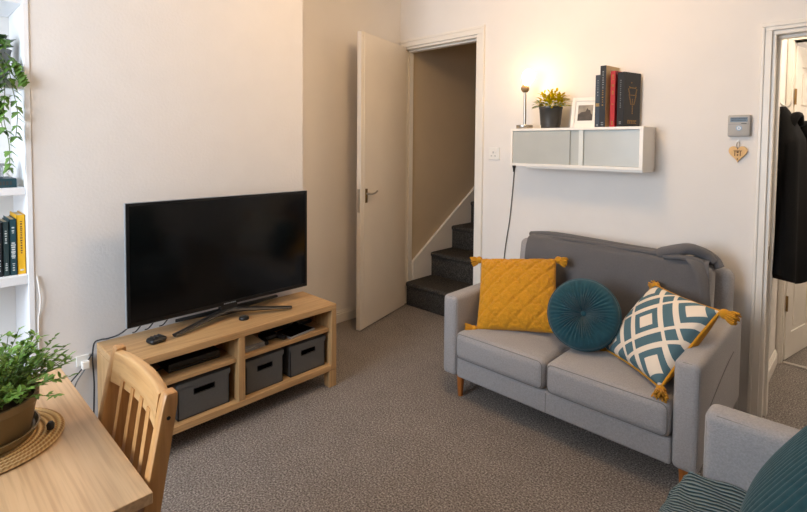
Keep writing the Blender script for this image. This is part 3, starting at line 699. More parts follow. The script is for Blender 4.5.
def yback(z): return .256 + (.322 - .256) * (z - .36) / .435
def rail_bm(z0, z1, bow, arch, th, n=16):
    bm = bmesh.new(); rings = []
    for i in range(n + 1):
        t = i / n; x = CX0 + .0262 + (CX1 - CX0 - .0524) * t; k = 1 - (2 * t - 1) ** 2
        r = []
        for z, s in ((z0 + arch * .6 * k, -1), (z1 + arch * k, -1), (z1 + arch * k, 1), (z0 + arch * .6 * k, 1)):
            r.append(bm.verts.new((x, yback(z) + bow * k + s * th / 2 - .004, z)))
        rings.append(r)
    for a, b in zip(rings, rings[1:]):
        for k in range(4): bm.faces.new((a[k], a[(k + 1) % 4], b[(k + 1) % 4], b[k]))
    bm.faces.new(rings[0][::-1]); bm.faces.new(rings[-1]); bmesh.ops.recalc_face_normals(bm, faces=bm.faces)
    bmesh.ops.bevel(bm, geom=[e for e in bm.edges if abs(e.verts[0].co.x - e.verts[1].co.x) > .005], offset=.004, segments=3, profile=.5, affect='EDGES'); return bm
link('top_rail', rail_bm(.750, .812, .012, .002, .018), M['chairX'], dc, smooth=40)
link('lower_rail', rail_bm(.435, .468, .014, .0, .018), M['chairX'], dc, smooth=40)
for i in range(4):
    x = CX0 + .026 + (CX1 - CX0 - .052) * (i + 1) / 5; k = 1 - (2 * (x - CX0 - .026) / (CX1 - CX0 - .052) - 1) ** 2
    bm = bmesh.new(); a, b = .462, .768
    for z in (a, b): pass
    rings = []
    for z in (a, .56, .66, b):
        y = yback(z) + (.010 + .002 * (z - a) / (b - a)) * k - .004
        rings.append([bm.verts.new(p) for p in ((x - .008, y - .011, z), (x + .008, y - .011, z), (x + .008, y + .011, z), (x - .008, y + .011, z))])
    for p, q in zip(rings, rings[1:]):
        for j in range(4): bm.faces.new((p[j], p[(j + 1) % 4], q[(j + 1) % 4], q[j]))
    bm.faces.new(rings[0][::-1]); bm.faces.new(rings[-1]); bmesh.ops.recalc_face_normals(bm, faces=bm.faces)
    link('slat', bm, M['chairZ'], dc)
bm = bmesh.new(); roundbox(bm, CX0 + .016, CX1 - .018, -.08, .235, .368, .392, .012, n=8, bulge=(0, .008, 0)); link('seat', bm, M['chairX'], dc, smooth=50)
link('seat_rail', boxes((CX0 + .03, CX1 - .03, -.055, -.035, .31, .3675), (CX0 + .024, CX0 + .040, -.03, .24, .31, .3675), (CX1 - .040, CX1 - .024, -.03, .24, .31, .3675), (CX0 + .0265, CX1 - .0265, .245, .262, .31, .366)), M['chairX'], dc)
for x in (CX0 + .020, CX1 - .046): link('front_leg', B(x, x + .026, -.062, -.034, .0005, .3675, bev=.003), M['chairZ'], dc)

# woven mat + potted plant on the table
MC = Vector((-1.183, .103, .680)); MR = .127
sm = thing('placemat', 'round woven seagrass placemat under the table plant', 'placemat', MC)
bm = bmesh.new(); prof = [(0, .0003), (MR - .004, .0003), (MR, .003)]
n = 11
for i in range(n):
    r1_ = MR * (1 - i / n); r2_ = MR * (1 - (i + 1) / n)
    prof += [(r1_ - .001, .0055), ((r1_ + r2_) / 2, .0078)]
    if r2_ > .001: prof.append((r2_ + .0005, .0052))
prof.append((0, .006)); lathe(bm, prof, MC, 48); link('woven_coil', bm, M['seagrass'], sm, smooth=60)
PC = Vector((-1.183, .103, .688))
pp = thing('potted_plant', 'bushy green potted plant on the woven mat, lower left', 'plant', PC)
link('pot', lathe(bmesh.new(), [(0, .0005), (.070, .0005), (.073, .006), (.084, .064), (.087, .067), (.087, .080), (.082, .080), (.079, .068), (0, .068)], PC, 36), M['potbrown'], pp, smooth=40)
link('saucer', lathe(bmesh.new(), [(.0735, .003), (.080, .003), (.086, .016), (.088, .018), (.085, .019), (.080, .011), (.076, .011)], PC, 36), M['potbrown'], pp, smooth=40)
link('soil', lathe(bmesh.new(), [(0, .073), (.04, .074), (.0788, .070)], PC, 24), M['soil'], pp, smooth=60)
link('watering_spout', lathe(bmesh.new(), [(0, 0), (.006, 0), (.007, .009), (.004, .014), (0, .014)], PC + Vector((.040, .098, .001)), 14), M['cable'], pp, smooth=50)
rnd = random.Random(5); fb3 = bmesh.new(); sb3 = bmesh.new()
for k in range(165):
    a = rnd.uniform(0, 2 * PI); out = rnd.uniform(.15, 1.0); L_ = rnd.uniform(.085, .132)
    d = Vector((math.cos(a) * out * .85, math.sin(a) * out * .85, rnd.uniform(.55, 1.05) - .42 * out)).normalized()
    p0 = PC + Vector((math.cos(a) * .055 * rnd.random(), math.sin(a) * .055 * rnd.random(), .070))
    pts = []
    for i in range(7):
        t = i / 6; pts.append(p0 + d * L_ * t - Vector((0, 0, 1)) * .02 * out * t * t + Vector((rnd.uniform(-.003, .003), rnd.uniform(-.003, .003), 0)) + Vector((d.x, d.y, 0)) * .02 * t)
    tube(sb3, pts, lambda t: .0012 * (1 - .5 * t), 5)
    for i in range(1, 7):
        for s in range(4):
            dd = (pts[i] - pts[i - 1]).normalized(); q = rdir(rnd, -.2, .6); dd = (dd * .7 + q).normalized()
            leaf(fb3, pts[i] - (pts[i] - pts[i - 1]) * rnd.random(), dd, rnd.uniform(.011, .019), rnd.uniform(.005, .009), droop=.15)
link('stems', sb3, M['stem'], pp); link('foliage', fb3, M['leaf'], pp, smooth=60)
for k in range(22):
    fl_ = bmesh.new(); p = PC + Vector((rnd.uniform(-.03, .05), rnd.uniform(-.075, .02), rnd.uniform(.185, .235)))
    for q in range(5): leaf(fl_, p, Vector((math.cos(q * 1.257), math.sin(q * 1.257), .35)), .0075, .006, droop=.1)
    link('flower', fl_, M['flower'], pp, smooth=60)

# ------------------------------------------------------------------ cushions
def pillow(bm, w_, h_, t_, mtx, n=28, pinch=.06, bumpf=None, power=.5, uvscale=True):
    uv = bm.loops.layers.uv.verify(); V = {}
    def co(u, v, s):
        e = max(0.0, (1 - abs(u) ** 2.4)) ** power * max(0.0, (1 - abs(v) ** 2.4)) ** power
        x = u * (1 - pinch * (1 - v * v)); y = v * (1 - pinch * (1 - u * u))
        z = t_ / 2 * e
        if bumpf: z += bumpf(u, v) * min(1, e * 2.2)
        return mtx @ Vector((x * w_ / 2, y * h_ / 2, z * s))
    g = [-math.cos(PI * i / n) * .35 + (-1 + 2 * i / n) * .65 for i in range(n + 1)]
    for s in (1, -1):
        for i in range(n + 1):
            for j in range(n + 1):
                edge = i in (0, n) or j in (0, n)
                key = (i, j, 0 if edge else s)
                if key not in V: V[key] = bm.verts.new(co(g[i], g[j], s))
        for i in range(n):
            for j in range(n):
                ks = [(i, j), (i + 1, j), (i + 1, j + 1), (i, j + 1)]
                vs = [V[(a, b, 0 if (a in (0, n) or b in (0, n)) else s)] for a, b in ks]
                if s < 0: vs = vs[::-1]; ks = ks[::-1]
                try: f_ = bm.faces.new(vs)
                except ValueError: continue
                for lp, (a, b) in zip(f_.loops, ks): lp[uv].uv = ((g[a] + 1) / 2, (g[b] + 1) / 2)
    return bm
def frame(c, x, y, z):
    m = Matrix((Vector((*x, 0)), Vector((*y, 0)), Vector((*z, 0)), Vector((0, 0, 0, 1)))).transposed(); m.translation = c; return m
def tassel(bm, p, d, size, rnd):
    d = Vector(d).normalized(); p = Vector(p)
    t = bmesh.new(); bmesh.ops.create_uvsphere(t, u_segments=12, v_segments=8, radius=size * .42); tmp_merge(bm, t, Matrix.Translation(p + d * size * .3))
    a = d.orthogonal().normalized(); b = d.cross(a)
    for k in range(64):
        an = rnd.uniform(0, 2 * PI); r = math.sqrt(rnd.random())
        o = (a * math.cos(an) + b * math.sin(an)) * r
        tube(bm, [p + d * size * .38 + o * size * .26, p + d * size * .75 + o * size * .50, p + d * size * rnd.uniform(1.05, 1.3) + o * size * .58], .0028, 5)

SEAT = .348
def seg_dist(x, p): 
    q = (x / p) % 1.0; return min(q, 1 - q)
def quilt(u, v):
    a, b = u + v, u - v
    d = min(seg_dist(a + .25, .5), seg_dist(b + .25, .5)) * .5
    g = -.0085 * math.exp(-(d / .035) ** 2)
    r = math.hypot(((a + .5) % .5) - .25, ((b + .5) % .5) - .25)
    g += .0035 * math.cos(r * 46) * (1 if (int((a + 10.5) / .5) + int((b + 10.5) / .5)) % 2 else .25)
    return g + .002 * math.sin(37 * u + 11 * v) * math.sin(29 * v)
yc = Vector((-1.270, 2.155, .514)); yx = Vector((.911, .413, .085)).normalized(); yy_ = Vector((-.27, .585, .771)); yy_ = (yy_ - yx * yy_.dot(yx)).normalized(); yz = yx.cross(yy_)
yr = thing('throw_pillow', 'square mustard yellow quilted cushion with corner tassels on the sofa', 'cushion', yc - yy_ * .19)
ym = frame(yc - yz * .03 + Vector((0, 0, .006)), yx, yy_, yz)
link('cushion', pillow(bmesh.new(), .392, .392, .135, ym, n=72, pinch=.03, bumpf=quilt, power=.42), M['yellow'], yr, smooth=80)
rnd = random.Random(2)
for (u, v) in ((-1, 1), (1, 1), (-1, -1), (1, -1)):
    tb_ = bmesh.new(); p = ym @ Vector((u * .193, v * .193, .0)); d = (ym.to_3x3() @ Vector((u * .9, v * .1, .15))) + Vector((0, 0, -.45 if v > 0 else 0.05))
    tassel(tb_, p, d, .046, rnd); link('tassel', tb_, M['yellow'], yr, smooth=60)

pc = Vector((-.630, 2.128, .519)); px = Vector((.794, -.608, .021)).normalized(); py = Vector((.392, .537, .747)); py = (py - px * py.dot(px)).normalized(); pz = px.cross(py)
pr_ = thing('patterned_pillow', 'cream and teal diamond patterned cushion with mustard trim on sofa', 'cushion', pc - py * .18)
pm = frame(pc - pz * .045 + Vector((0, 0, .004)), px, py, pz)
fpm = bmesh.new(); pillow(fpm, .368, .368, .15, pm, n=36, pinch=.05, power=.42)
# keep the printed front; the plain back is mustard
for f_ in fpm.faces: f_.material_index = 1 if f_.normal.dot(pz) < -.02 else 0
fpm.normal_update()
for f_ in fpm.faces: f_.material_index = 1 if f_.normal.dot(pz) < -.05 else 0
link('cushion', fpm, [M['pattern'], M['yellow']], pr_, smooth=80)
loop = []
for i in range(0, 97):
    t = i / 96 * 4; k = int(min(t, 3.999)); s = (t - k) * 2 - 1
    u, v = ((s, 1), (1, -s), (-s, -1), (-1, s))[k]
    loop.append(pm @ Vector((u * (1 - .05 * (1 - v * v)) * .184, v * (1 - .05 * (1 - u * u)) * .184, 0)))
bm = bmesh.new(); tube(bm, loop, .0055, 8); link('trim', bm, M['yellow'], pr_, smooth=60)
for (u, v) in ((-1, 1), (1, 1), (-1, -1), (1, -1)):
    tb_ = bmesh.new(); p = pm @ Vector((u * .182, v * .182, -.004)); d = (pm.to_3x3() @ Vector((u * .7, v * .5, 0))) + Vector((0, 0, -.55 if v > 0 else .1))
    if v < 0 and u > 0: d = Vector((.1, -.5, -.12))
    if v < 0 and u < 0: d = Vector((-.6, -.15, .05))
    tassel(tb_, p, d, .046, rnd); link('tassel', tb_, M['yellow'], pr_, smooth=60)

rc = Vector((-.912, 2.130, .497)); rz_ = Vector((.17, -.86, .42)).normalized(); rx = Vector((0, 0, 1)).cross(rz_).normalized() * -1; rx = Vector((0, 0, 1)).cross(rz_).normalized(); ry = rz_.cross(rx)
rr_ = thing('round_pillow', 'round teal velvet pleated cushion in the middle of the sofa', 'cushion', rc - ry * .16)
rmx = frame(rc, rx, ry, rz_)
bm = bmesh.new(); S = 192; prof = []
for i in range(27):
    t = i / 26
    prof.append(t)
def rprof(t):
    # t 0 centre front -> 1 centre back
    a = t * PI; R_, T_ = .155, .052
    ra = R_ * (abs(math.sin(a)) ** .72); z = T_ * (1 if a < PI / 2 else -1) * abs(math.cos(a)) ** .62
    z -= (1 if a < PI / 2 else -1) * .042 * math.exp(-(ra / .030) ** 2)
    return ra, z
rings = []
for t in prof:
    ra, z = rprof(t)
    if ra < 1e-4: rings.append([bm.verts.new(rmx @ Vector((0, 0, z)))]); continue
    ring = []
    for k in range(S):
        an = 2 * PI * k / S; amp = .0034 * math.sin(PI * min(1, ra / .146)) ** .5 if ra < .153 else .0004
        w_ = math.cos(an * 48 + 2 * math.sin(an * 5)) * amp
        ring.append(bm.verts.new(rmx @ Vector((ra * math.cos(an), ra * math.sin(an), z + (w_ if z > 0 else -w_)))))
    rings.append(ring)
for a, b in zip(rings, rings[1:]):
    for k in range(S):
        j = (k + 1) % S
        if len(a) == 1: bm.faces.new((a[0], b[k], b[j]))
        elif len(b) == 1: bm.faces.new((a[k], b[0], a[j]))
        else: bm.faces.new((a[k], b[k], b[j], a[j]))
bmesh.ops.recalc_face_normals(bm, faces=bm.faces)
link('cushion', bm, M['teal'], rr_, smooth=80)
bm = bmesh.new()
for z in (.012, -.012): tube(bm, [rmx @ Vector((.1555 * math.cos(2 * PI * k / 64), .1555 * math.sin(2 * PI * k / 64), z)) for k in range(65)], .003, 6)
link('piping', bm, M['teal'], rr_, smooth=60)
bm = bmesh.new(); t = bmesh.new(); bmesh.ops.create_uvsphere(t, u_segments=14, v_segments=8, radius=.013); tmp_merge(bm, t, rmx @ Matrix.Translation((.006, 0, .022)) @ Matrix.Diagonal((1, 1, .55, 1))); link('button', bm, M['teal'], rr_, smooth=80)

# ------------------------------------------------------------------ sofa
so = thing('sofa', 'grey two-seat sofa against the back wall with tapered wooden legs', 'sofa', (-.966, 2.28, 0))
FY = 1.898
def arm(x0, x1, y0, y1, z0, z1, par, front=True, yseam=None):
    bm = bmesh.new(); roundbox(bm, x0, x1, y0, y1, z0, z1, .022, n=8, bulge=(.003, .002, .002))
    a = link('arm', bm, M['sofa'], par, smooth=70)
    sb_ = bmesh.new(); tube(sb_, rect_loop(x0 + .006, x1 - .006, z0 + .006, z1 - .006, .024, y0 + .0085), .0016, 6); link('seam', sb_, M['seam'], a, smooth=60)
    return a
aL = arm(-1.535, -1.451, FY, 2.64, .105, .503, so); aR = arm(-.484, -.398, FY, 2.64, .105, .500, so)
# pocket seam on the outer side of the right arm
bm = bmesh.new(); tube(bm, smooth_path([(-.3955, 2.02, .30), (-.394, 2.18, .345), (-.3945, 2.32, .372), (-.396, 2.45, .385)], 6), .0018, 6); link('side_seam', bm, M['seam'], aR, smooth=60)
bm = bmesh.new(); roundbox(bm, -1.450, -.485, FY + .006, 2.60, .105, .203, .012, n=6); bs = link('base', bm, M['sofa'], so, smooth=60)
bm = bmesh.new(); tube(bm, [(-.972, FY + .0055, .112), (-.972, FY + .0055, .197)], .0012, 6); link('seam', bm, M['seam'], bs)
for x0, x1 in ((-1.448, -.975), (-.969, -.487)):
    bm = bmesh.new(); roundbox(bm, x0, x1, FY - .014, 2.50, .204, .338, .030, n=10, bulge=(.002, .006, .012)); sc_ = link('seat_cushion', bm, M['sofa'], so, smooth=75)
    bm = bmesh.new(); tube(bm, rect_loop(x0 + .010, x1 - .010, .212, .330, .022, FY - .0075), .0014, 6); link('seam', bm, M['seam'], sc_, smooth=60)
tilt = Matrix.Translation((0, 2.50, .34)) @ Matrix.Rotation(math.radians(-7), 4, 'X') @ Matrix.Translation((0, -2.50, -.34))
bm = bmesh.new(); roundbox(bm, -1.490, -.432, 2.54, 2.64, .106, .712, .042, n=10, bulge=(0, 0, .004), mtx=tilt); link('back_frame', bm, M['sofa'], so, smooth=70)
bm = bmesh.new(); roundbox(bm, -1.446, -.490, 2.43, 2.535, .335, .722, .036, n=12, bulge=(.002, .012, .006), mtx=tilt); link('back_cushion', bm, M['sofa'], so, smooth=70)
for x in (-1.448, -.448):
    for y in (1.938, 2.56): link('leg', cyl(bmesh.new(), (x, y, .0005), (x, y, .106), .0125, .019, 20), M['legwood'], so, smooth=40)

# throw over the sofa back
def throw_front(z): # front surface of the tilted back cushion at height z
    p = tilt @ Vector((0, 2.43 - .015, z)); return p.y
tb_ = bmesh.new(); rnd = random.Random(4)
NX, prof = 44, []
pts_ = [(2.665, .50), (2.672, .60), (2.672, .690)]
raw = [tilt @ Vector((0, y, z)) for y, z in ((2.655, .60), (2.655, .70), (2.640, .727), (2.56, .740), (2.47, .742), (2.425, .728), (2.408, .69), (2.405, .60), (2.404, .52), (2.408, .44), (2.415, .365))]
path = smooth_path(raw, 4); XA, XB = -1.385, -.505
rowsv = []
for i in range(NX + 1):
    s = i / NX; row = []
    for k, p in enumerate(path):
        t = k / (len(path) - 1); xb = XB + .0; 
        curve = .045 * max(0, (t - .45) / .55) ** 1.2
        x = XA + (xb - XA + curve) * s
        w_ = .0022 * math.sin(x * 31 + p.z * 9) + .0014 * math.sin(x * 57 - p.z * 23) + .003 * math.sin(p.z * 40 + x * 4) * (1 if t < .6 else .35)
        dy = -1 if t > .5 else (0.3 if t < .2 else 0)
        row.append(tb_.verts.new((x, p.y + dy * (w_ + .004), p.z + (abs(w_) + .004 if .2 < t < .55 else 0))))
    rowsv.append(row)
for a, b in zip(rowsv, rowsv[1:]):
    for k in range(len(path) - 1): tb_.faces.new((a[k], a[k + 1], b[k + 1], b[k]))
bmesh.ops.recalc_face_normals(tb_, faces=tb_.faces)
bmesh.ops.solidify(tb_, geom=tb_.faces[:], thickness=.006)
tw = thing('throw_blanket', 'dark grey throw draped over the back of the sofa', 'blanket', (-.95, 2.55, .74))
link('drape', tb_, M['throw'], tw, smooth=70)
def fold(bm, pts, r, flat): tube(bm, smooth_path(pts, 8), r, 12, flat=flat, up=(0, 0, 1))
fbm = bmesh.new()
fold(fbm, [(-1.42, 2.56, .742), (-1.30, 2.57, .752), (-1.10, 2.555, .752), (-.90, 2.545, .750), (-.72, 2.535, .752), (-.62, 2.52, .756)], lambda t: .026 + .008 * math.sin(t * 5), .45)
fold(fbm, [(-1.36, 2.52, .743), (-1.15, 2.50, .750), (-.95, 2.505, .748), (-.75, 2.49, .750), (-.62, 2.49, .752)], lambda t: .016 + .012 * t, .5)
link('folded_edge', fbm, M['throw'], tw, smooth=70)
fbm = bmesh.new()
fold(fbm, [(-.70, 2.50, .748), (-.64, 2.48, .775), (-.58, 2.49, .790), (-.53, 2.52, .768), (-.50, 2.53, .735)], lambda t: .040 - .012 * t, .75)
fold(fbm, [(-.71, 2.54, .748), (-.63, 2.55, .772), (-.56, 2.545, .776), (-.50, 2.55, .748), (-.475, 2.545, .712)], lambda t: .036 - .008 * t, .7)
fold(fbm, [(-.68, 2.47, .742), (-.62, 2.455, .752), (-.57, 2.46, .752), (-.53, 2.475, .740)], lambda t: .018, .7)
link('gathered_knot', fbm, M['throw'], tw, smooth=70)
fbm = bmesh.new()
fold(fbm, [(-.58, 2.47, .755), (-.545, 2.445, .735), (-.520, 2.428, .690), (-.505, 2.412, .630), (-.495, 2.400, .570), (-.492, 2.395, .50)], lambda t: .030 + .004 * math.sin(t * 7), .30)
link('hanging_fold', fbm, M['throw'], tw, smooth=70)

# ------------------------------------------------------------------ armchair
ac = thing('armchair', 'grey armchair in the lower right corner facing the television', 'armchair', (.05, 1.25, 0))
def arm_x(x0, x1, y0, y1, z0, z1, inner):
    bm = bmesh.new(); roundbox(bm, x0, x1, y0, y1, z0, z1, .024, n=8, bulge=(.002, .003, .003)); a = link('arm', bm, M['sofa'], ac, smooth=70)
    yv = y0 + .0085 if inner < 0 else y1 - .0085
    sb_ = bmesh.new(); tube(sb_, rect_loop(x0 + .007, x1 - .007, z0 + .007, z1 - .007, .024, yv), .0016, 6); link('seam', sb_, M['seam'], a, smooth=60)
arm_x(-.318, .38, 1.565, 1.655, .105, .508, -1); arm_x(-.318, .38, .86, .95, .105, .508, 1)
bm = bmesh.new(); roundbox(bm, -.305, .36, .952, 1.563, .105, .203, .012, n=6); link('base', bm, M['sofa'], ac, smooth=60)
bm = bmesh.new(); roundbox(bm, -.338, .24, .953, 1.562, .204, .296, .030, n=10, bulge=(.006, .0, .007)); link('seat_cushion', bm, M['sofa'], ac, smooth=75)
t2m = Matrix.Translation((.25, 0, .33)) @ Matrix.Rotation(math.radians(9), 4, 'Y') @ Matrix.Translation((-.25, 0, -.33))
bm = bmesh.new(); roundbox(bm, .27, .38, .92, 1.60, .106, .715, .042, n=10, mtx=t2m); link('back_frame', bm, M['sofa'], ac, smooth=70)
bm = bmesh.new(); roundbox(bm, .165, .265, .955, 1.56, .335, .72, .036, n=10, bulge=(.012, 0, .004), mtx=t2m); link('back_cushion', bm, M['sofa'], ac, smooth=70)
for x in (-.27, .33):
    for y in (.905, 1.61): link('leg', cyl(bmesh.new(), (x, y, .0005), (x, y, .106), .0125, .019, 20), M['legwood'], ac, smooth=40)
# ribbed blanket over the armchair seat
rb = bmesh.new(); uvl = rb.loops.layers.uv.verify(); path = smooth_path([(-.364, 0, .12), (-.374, 0, .20), (-.378, 0, .255), (-.366, 0, .297), (-.328, 0, .317), (-.22, 0, .323), (-.08, 0, .322), (.10, 0, .318)], 6)
NY = 30; rowsv = []
for i in range(NY + 1):
    s = i / NY; y = .965 + (1.555 - .965) * s; row = []
    for k, p in enumerate(path):
        edge = max(0, (s - .86) / .14); w_ = .004 * math.sin(y * 23 + p.x * 9) + .003 * math.sin(y * 51 + k)
        row.append(rb.verts.new((p.x + (w_ if p.z < .31 else 0), y + .004 * math.sin(k * .7), p.z + (w_ if p.z > .30 else 0) + (.006 * edge if p.z > .31 else 0) )))
    rowsv.append(row)
for i in range(NY):
    for k in range(len(path) - 1):
        f_ = rb.faces.new((rowsv[i][k], rowsv[i + 1][k], rowsv[i + 1][k + 1], rowsv[i][k + 1]))
        for lp, (a, b) in zip(f_.loops, ((i, k), (i + 1, k), (i + 1, k + 1), (i, k + 1))): lp[uvl].uv = (b / (len(path) - 1), a / NY)
bmesh.ops.recalc_face_normals(rb, faces=rb.faces)
bmesh.ops.solidify(rb, geom=rb.faces[:], thickness=.008)
tag(link('seat_blanket', rb, M['ribbed'], None, smooth=70, origin=(-.15, 1.25, .35)), 'ribbed blue-grey blanket spread over the armchair seat', 'blanket')
# teal corduroy cushion
cc = Vector((-.055, 1.30, .548)); cx = Vector((0, -1, .0)); cy = Vector((.52, .0, .85)).normalized(); cz = cx.cross(cy)
cu = thing('corduroy_pillow', 'teal corduroy cushion on the armchair at the bottom right', 'cushion', cc - cy * .2)
cmx = frame(cc, cx, cy, cz)
def ribs(u, v): return .0055 * abs(math.sin((u + .16 * v * v) * PI * 12)) ** .7 - .003
cb = bmesh.new(); pillow(cb, .40, .43, .15, cmx, n=170, pinch=.035, bumpf=ribs, power=.45); link('cushion', cb, M['corduroy'], cu, smooth=80)
lp_ = []
for i in range(0, 97):
    t = i / 96 * 4; k = int(min(t, 3.999)); s = (t - k) * 2 - 1
    u, v = ((s, 1), (1, -s), (-s, -1), (-1, s))[k]
    lp_.append(cmx @ Vector((u * (1 - .035 * (1 - v * v)) * .20, v * (1 - .035 * (1 - u * u)) * .215, 0)))
bm = bmesh.new(); tube(bm, lp_, .005, 8); link('piping', bm, M['corduroy'], cu, smooth=60)

# ------------------------------------------------------------------ wall cabinet and what stands on it
wc = thing('wall_cabinet', 'white wall-mounted cabinet with sliding frosted glass doors above the sofa', 'cabinet', (-1.19, 2.65, 1.13))
KX0, KX1, KY, KZ0, KZ1 = -1.562, -.815, 2.552, 1.134, 1.352
tk = .014
link('carcass', boxes((KX0, KX1, KY, 2.739, KZ1 - tk, KZ1), (KX0, KX1, KY, 2.739, KZ0, KZ0 + tk), (KX0, KX0 + tk, KY, 2.739, KZ0 + tk, KZ1 - tk), (KX1 - tk - .004, KX1, KY, 2.739, KZ0 + tk, KZ1 - tk), (KX0 + tk, KX1 - tk, 2.728, 2.739, KZ0 + tk, KZ1 - tk), bev=.001), M['ivory'], wc)
link('bottom_rail', B(KX0 + .10, KX1 - .002, KY + .012, 2.739, KZ0 - .012, KZ0 - .0005, bev=.001), M['ivory'], wc)
xm = -1.143
for (a, b, y) in ((KX0 + tk + .001, -1.194, KY + .006), (-1.23, KX1 - tk - .005, KY + .014)):
    p_ = link('sliding_door', B(a, b, y, y + .0045, KZ0 + tk + .001, KZ1 - tk - .001, bev=.0006), M['frost'], wc)
link('inner_divider', B(xm, xm + .024, KY + .003, KY + .0125, KZ0 + tk + .001, KZ1 - tk - .001), M['frost_light'], wc)
KT = KZ1
lp = thing('table_lamp', 'small silver lamp with a bare glowing bulb on the wall cabinet', 'lamp', (-1.503, 2.61, KT))
LX, LY = -1.503, 2.61
link('base', lathe(bmesh.new(), [(0, .0004), (.046, .0004), (.048, .003), (.048, .020), (.045, .023), (0, .023)], (LX, LY, KT), 32), M['metal'], lp, smooth=40)
link('stem', cyl(bmesh.new(), (LX, LY, KT + .015), (LX, LY, KT + .235), .0088), M['metal'], lp, smooth=40)
bdir = Vector((.34, -.12, .93)).normalized(); b0 = Vector((LX, LY, KT + .238))
bm = bmesh.new(); t = bmesh.new(); bmesh.ops.create_uvsphere(t, u_segments=20, v_segments=12, radius=.025); tmp_merge(bm, t, Matrix.Translation(b0)); cyl(bm, b0, b0 + bdir * .026, .017, .015)
link('socket', bm, M['socket'], lp, smooth=50)
bm = lathe(bmesh.new(), [(0, .020), (.015, .022), (.020, .032), (.032, .055), (.037, .075), (.034, .095), (.022, .110), (0, .117)], (0, 0, 0), 24)
bmesh.ops.transform(bm, matrix=Matrix.Translation(b0) @ bdir.to_track_quat('Z', 'Y').to_matrix().to_4x4(), verts=bm.verts)
link('bulb', bm, M['bulb'], lp, smooth=80)
cable([(-1.570, 2.733, 1.25), (-1.612, 2.733, 1.22), (-1.638, 2.733, 1.14), (-1.642, 2.733, 1.08), (-1.652, 2.733, .95), (-1.668, 2.733, .78), (-1.690, 2.733, .64), (-1.704, 2.733, .52), (-1.712, 2.733, .30), (-1.712, 2.72, .012)], .0032, M['cable_grey'], 'grey lamp flex hanging down the wall below the cabinet', 'lamp_cord')
pgm = bmesh.new(); cyl(pgm, (-1.640, 2.728, 1.132), (-1.641, 2.728, 1.112), .0115, .010, 12); cyl(pgm, (-1.641, 2.728, 1.1125), (-1.644, 2.731, 1.085), .0075, .004, 10)
tag(link('cord_grip', pgm, M['black'], None, smooth=40, origin=(-1.64, 2.73, 1.11)), 'small black cord grip on the wall at the cabinet left end', 'cord grip')

pl_ = thing('small_plant', 'yellow-green bushy plant in a charcoal pot beside the lamp', 'plant', (-1.342, 2.62, KT))
P2 = Vector((-1.342, 2.62, KT))
link('pot', lathe(bmesh.new(), [(0, .0004), (.050, .0004), (.053, .004), (.053, .018), (.056, .020), (.064, .110), (.066, .112), (.066, .122), (.061, .122), (.058, .108), (0, .108)], P2, 32), M['potgrey'], pl_, smooth=40)
rnd = random.Random(9); fa = bmesh.new()
for k in range(300):
    d = rdir(rnd, .05, 1); r = rnd.uniform(.035, .085)
    p = P2 + Vector((0, 0, .118)) + Vector((d.x * r * 1.15, d.y * r * .9, d.z * r * 1.15))
    if p.y > 2.71: p.y = 2.71 - rnd.random() * .02
    dd = (d + rdir(rnd, -.3, .6) * .6).normalized()
    if p.y + dd.y * .05 > 2.725: dd.y = -abs(dd.y)
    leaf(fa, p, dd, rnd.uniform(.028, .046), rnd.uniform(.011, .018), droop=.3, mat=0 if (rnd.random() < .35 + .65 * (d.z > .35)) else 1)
link('foliage', fa, [M['leafyellow'], M['leaf']], pl_, smooth=60)

pf = thing('photo_frame', 'white picture frame with a small grey photo leaning on the wall', 'picture frame', (-1.150, 2.62, KT))
fw, fh = .150, .170
fm = Matrix.Translation((-1.142, 2.610, KT + .001)) @ Matrix.Rotation(math.radians(6), 4, 'Z') @ Matrix.Rotation(math.radians(-12), 4, 'X')
link('moulding', boxes((-fw / 2, -fw / 2 + .020, 0, .014, 0, fh), (fw / 2 - .020, fw / 2, 0, .014, 0, fh), (-fw / 2 + .02, fw / 2 - .02, 0, .014, 0, .020), (-fw / 2 + .02, fw / 2 - .02, 0, .014, fh - .020, fh), bev=.002), M['ivory'], pf)
def tf(bm, m): bmesh.ops.transform(bm, matrix=m, verts=bm.verts); return bm
mo = [o for o in pf.children][0]; mo.data.transform(Matrix.Translation(-Vector(ORG[pf.name])) @ fm @ Matrix.Translation(Vector(ORG[pf.name])))
link('mount', tf(B(-fw / 2 + .018, fw / 2 - .018, .006, .010, .018, fh - .018), fm), M['plate'], pf)
link('photo', tf(B(-.040, .040, .0052, .0062, .040, .128), fm), M['photo'], pf)
dg = bmesh.new()
pts2 = [(-.039, .041), (-.039, .075), (-.022, .088), (.002, .092), (.010, .112), (.016, .100), (.026, .098), (.030, .080), (.039, .070), (.039, .041)]
va = [dg.verts.new((x, .0046, z)) for x, z in pts2]; vb_ = [dg.verts.new((x, .0054, z)) for x, z in pts2]
dg.faces.new(va); dg.faces.new(vb_[::-1])
for i in range(len(pts2)): dg.faces.new((va[i], va[(i + 1) % len(pts2)], vb_[(i + 1) % len(pts2)], vb_[i]))
bmesh.ops.recalc_face_normals(dg, faces=dg.faces); link('photo_figure', tf(dg, fm), M['photodark'], pf)
link('strut', tf(B(-.015, .015, .014, .018, .0, .12), fm @ Matrix.Translation((0, -.0, .0)) @ Matrix.Rotation(0, 4, 'X')), M['black'], pf)

GB = 'books standing on the wall cabinet'

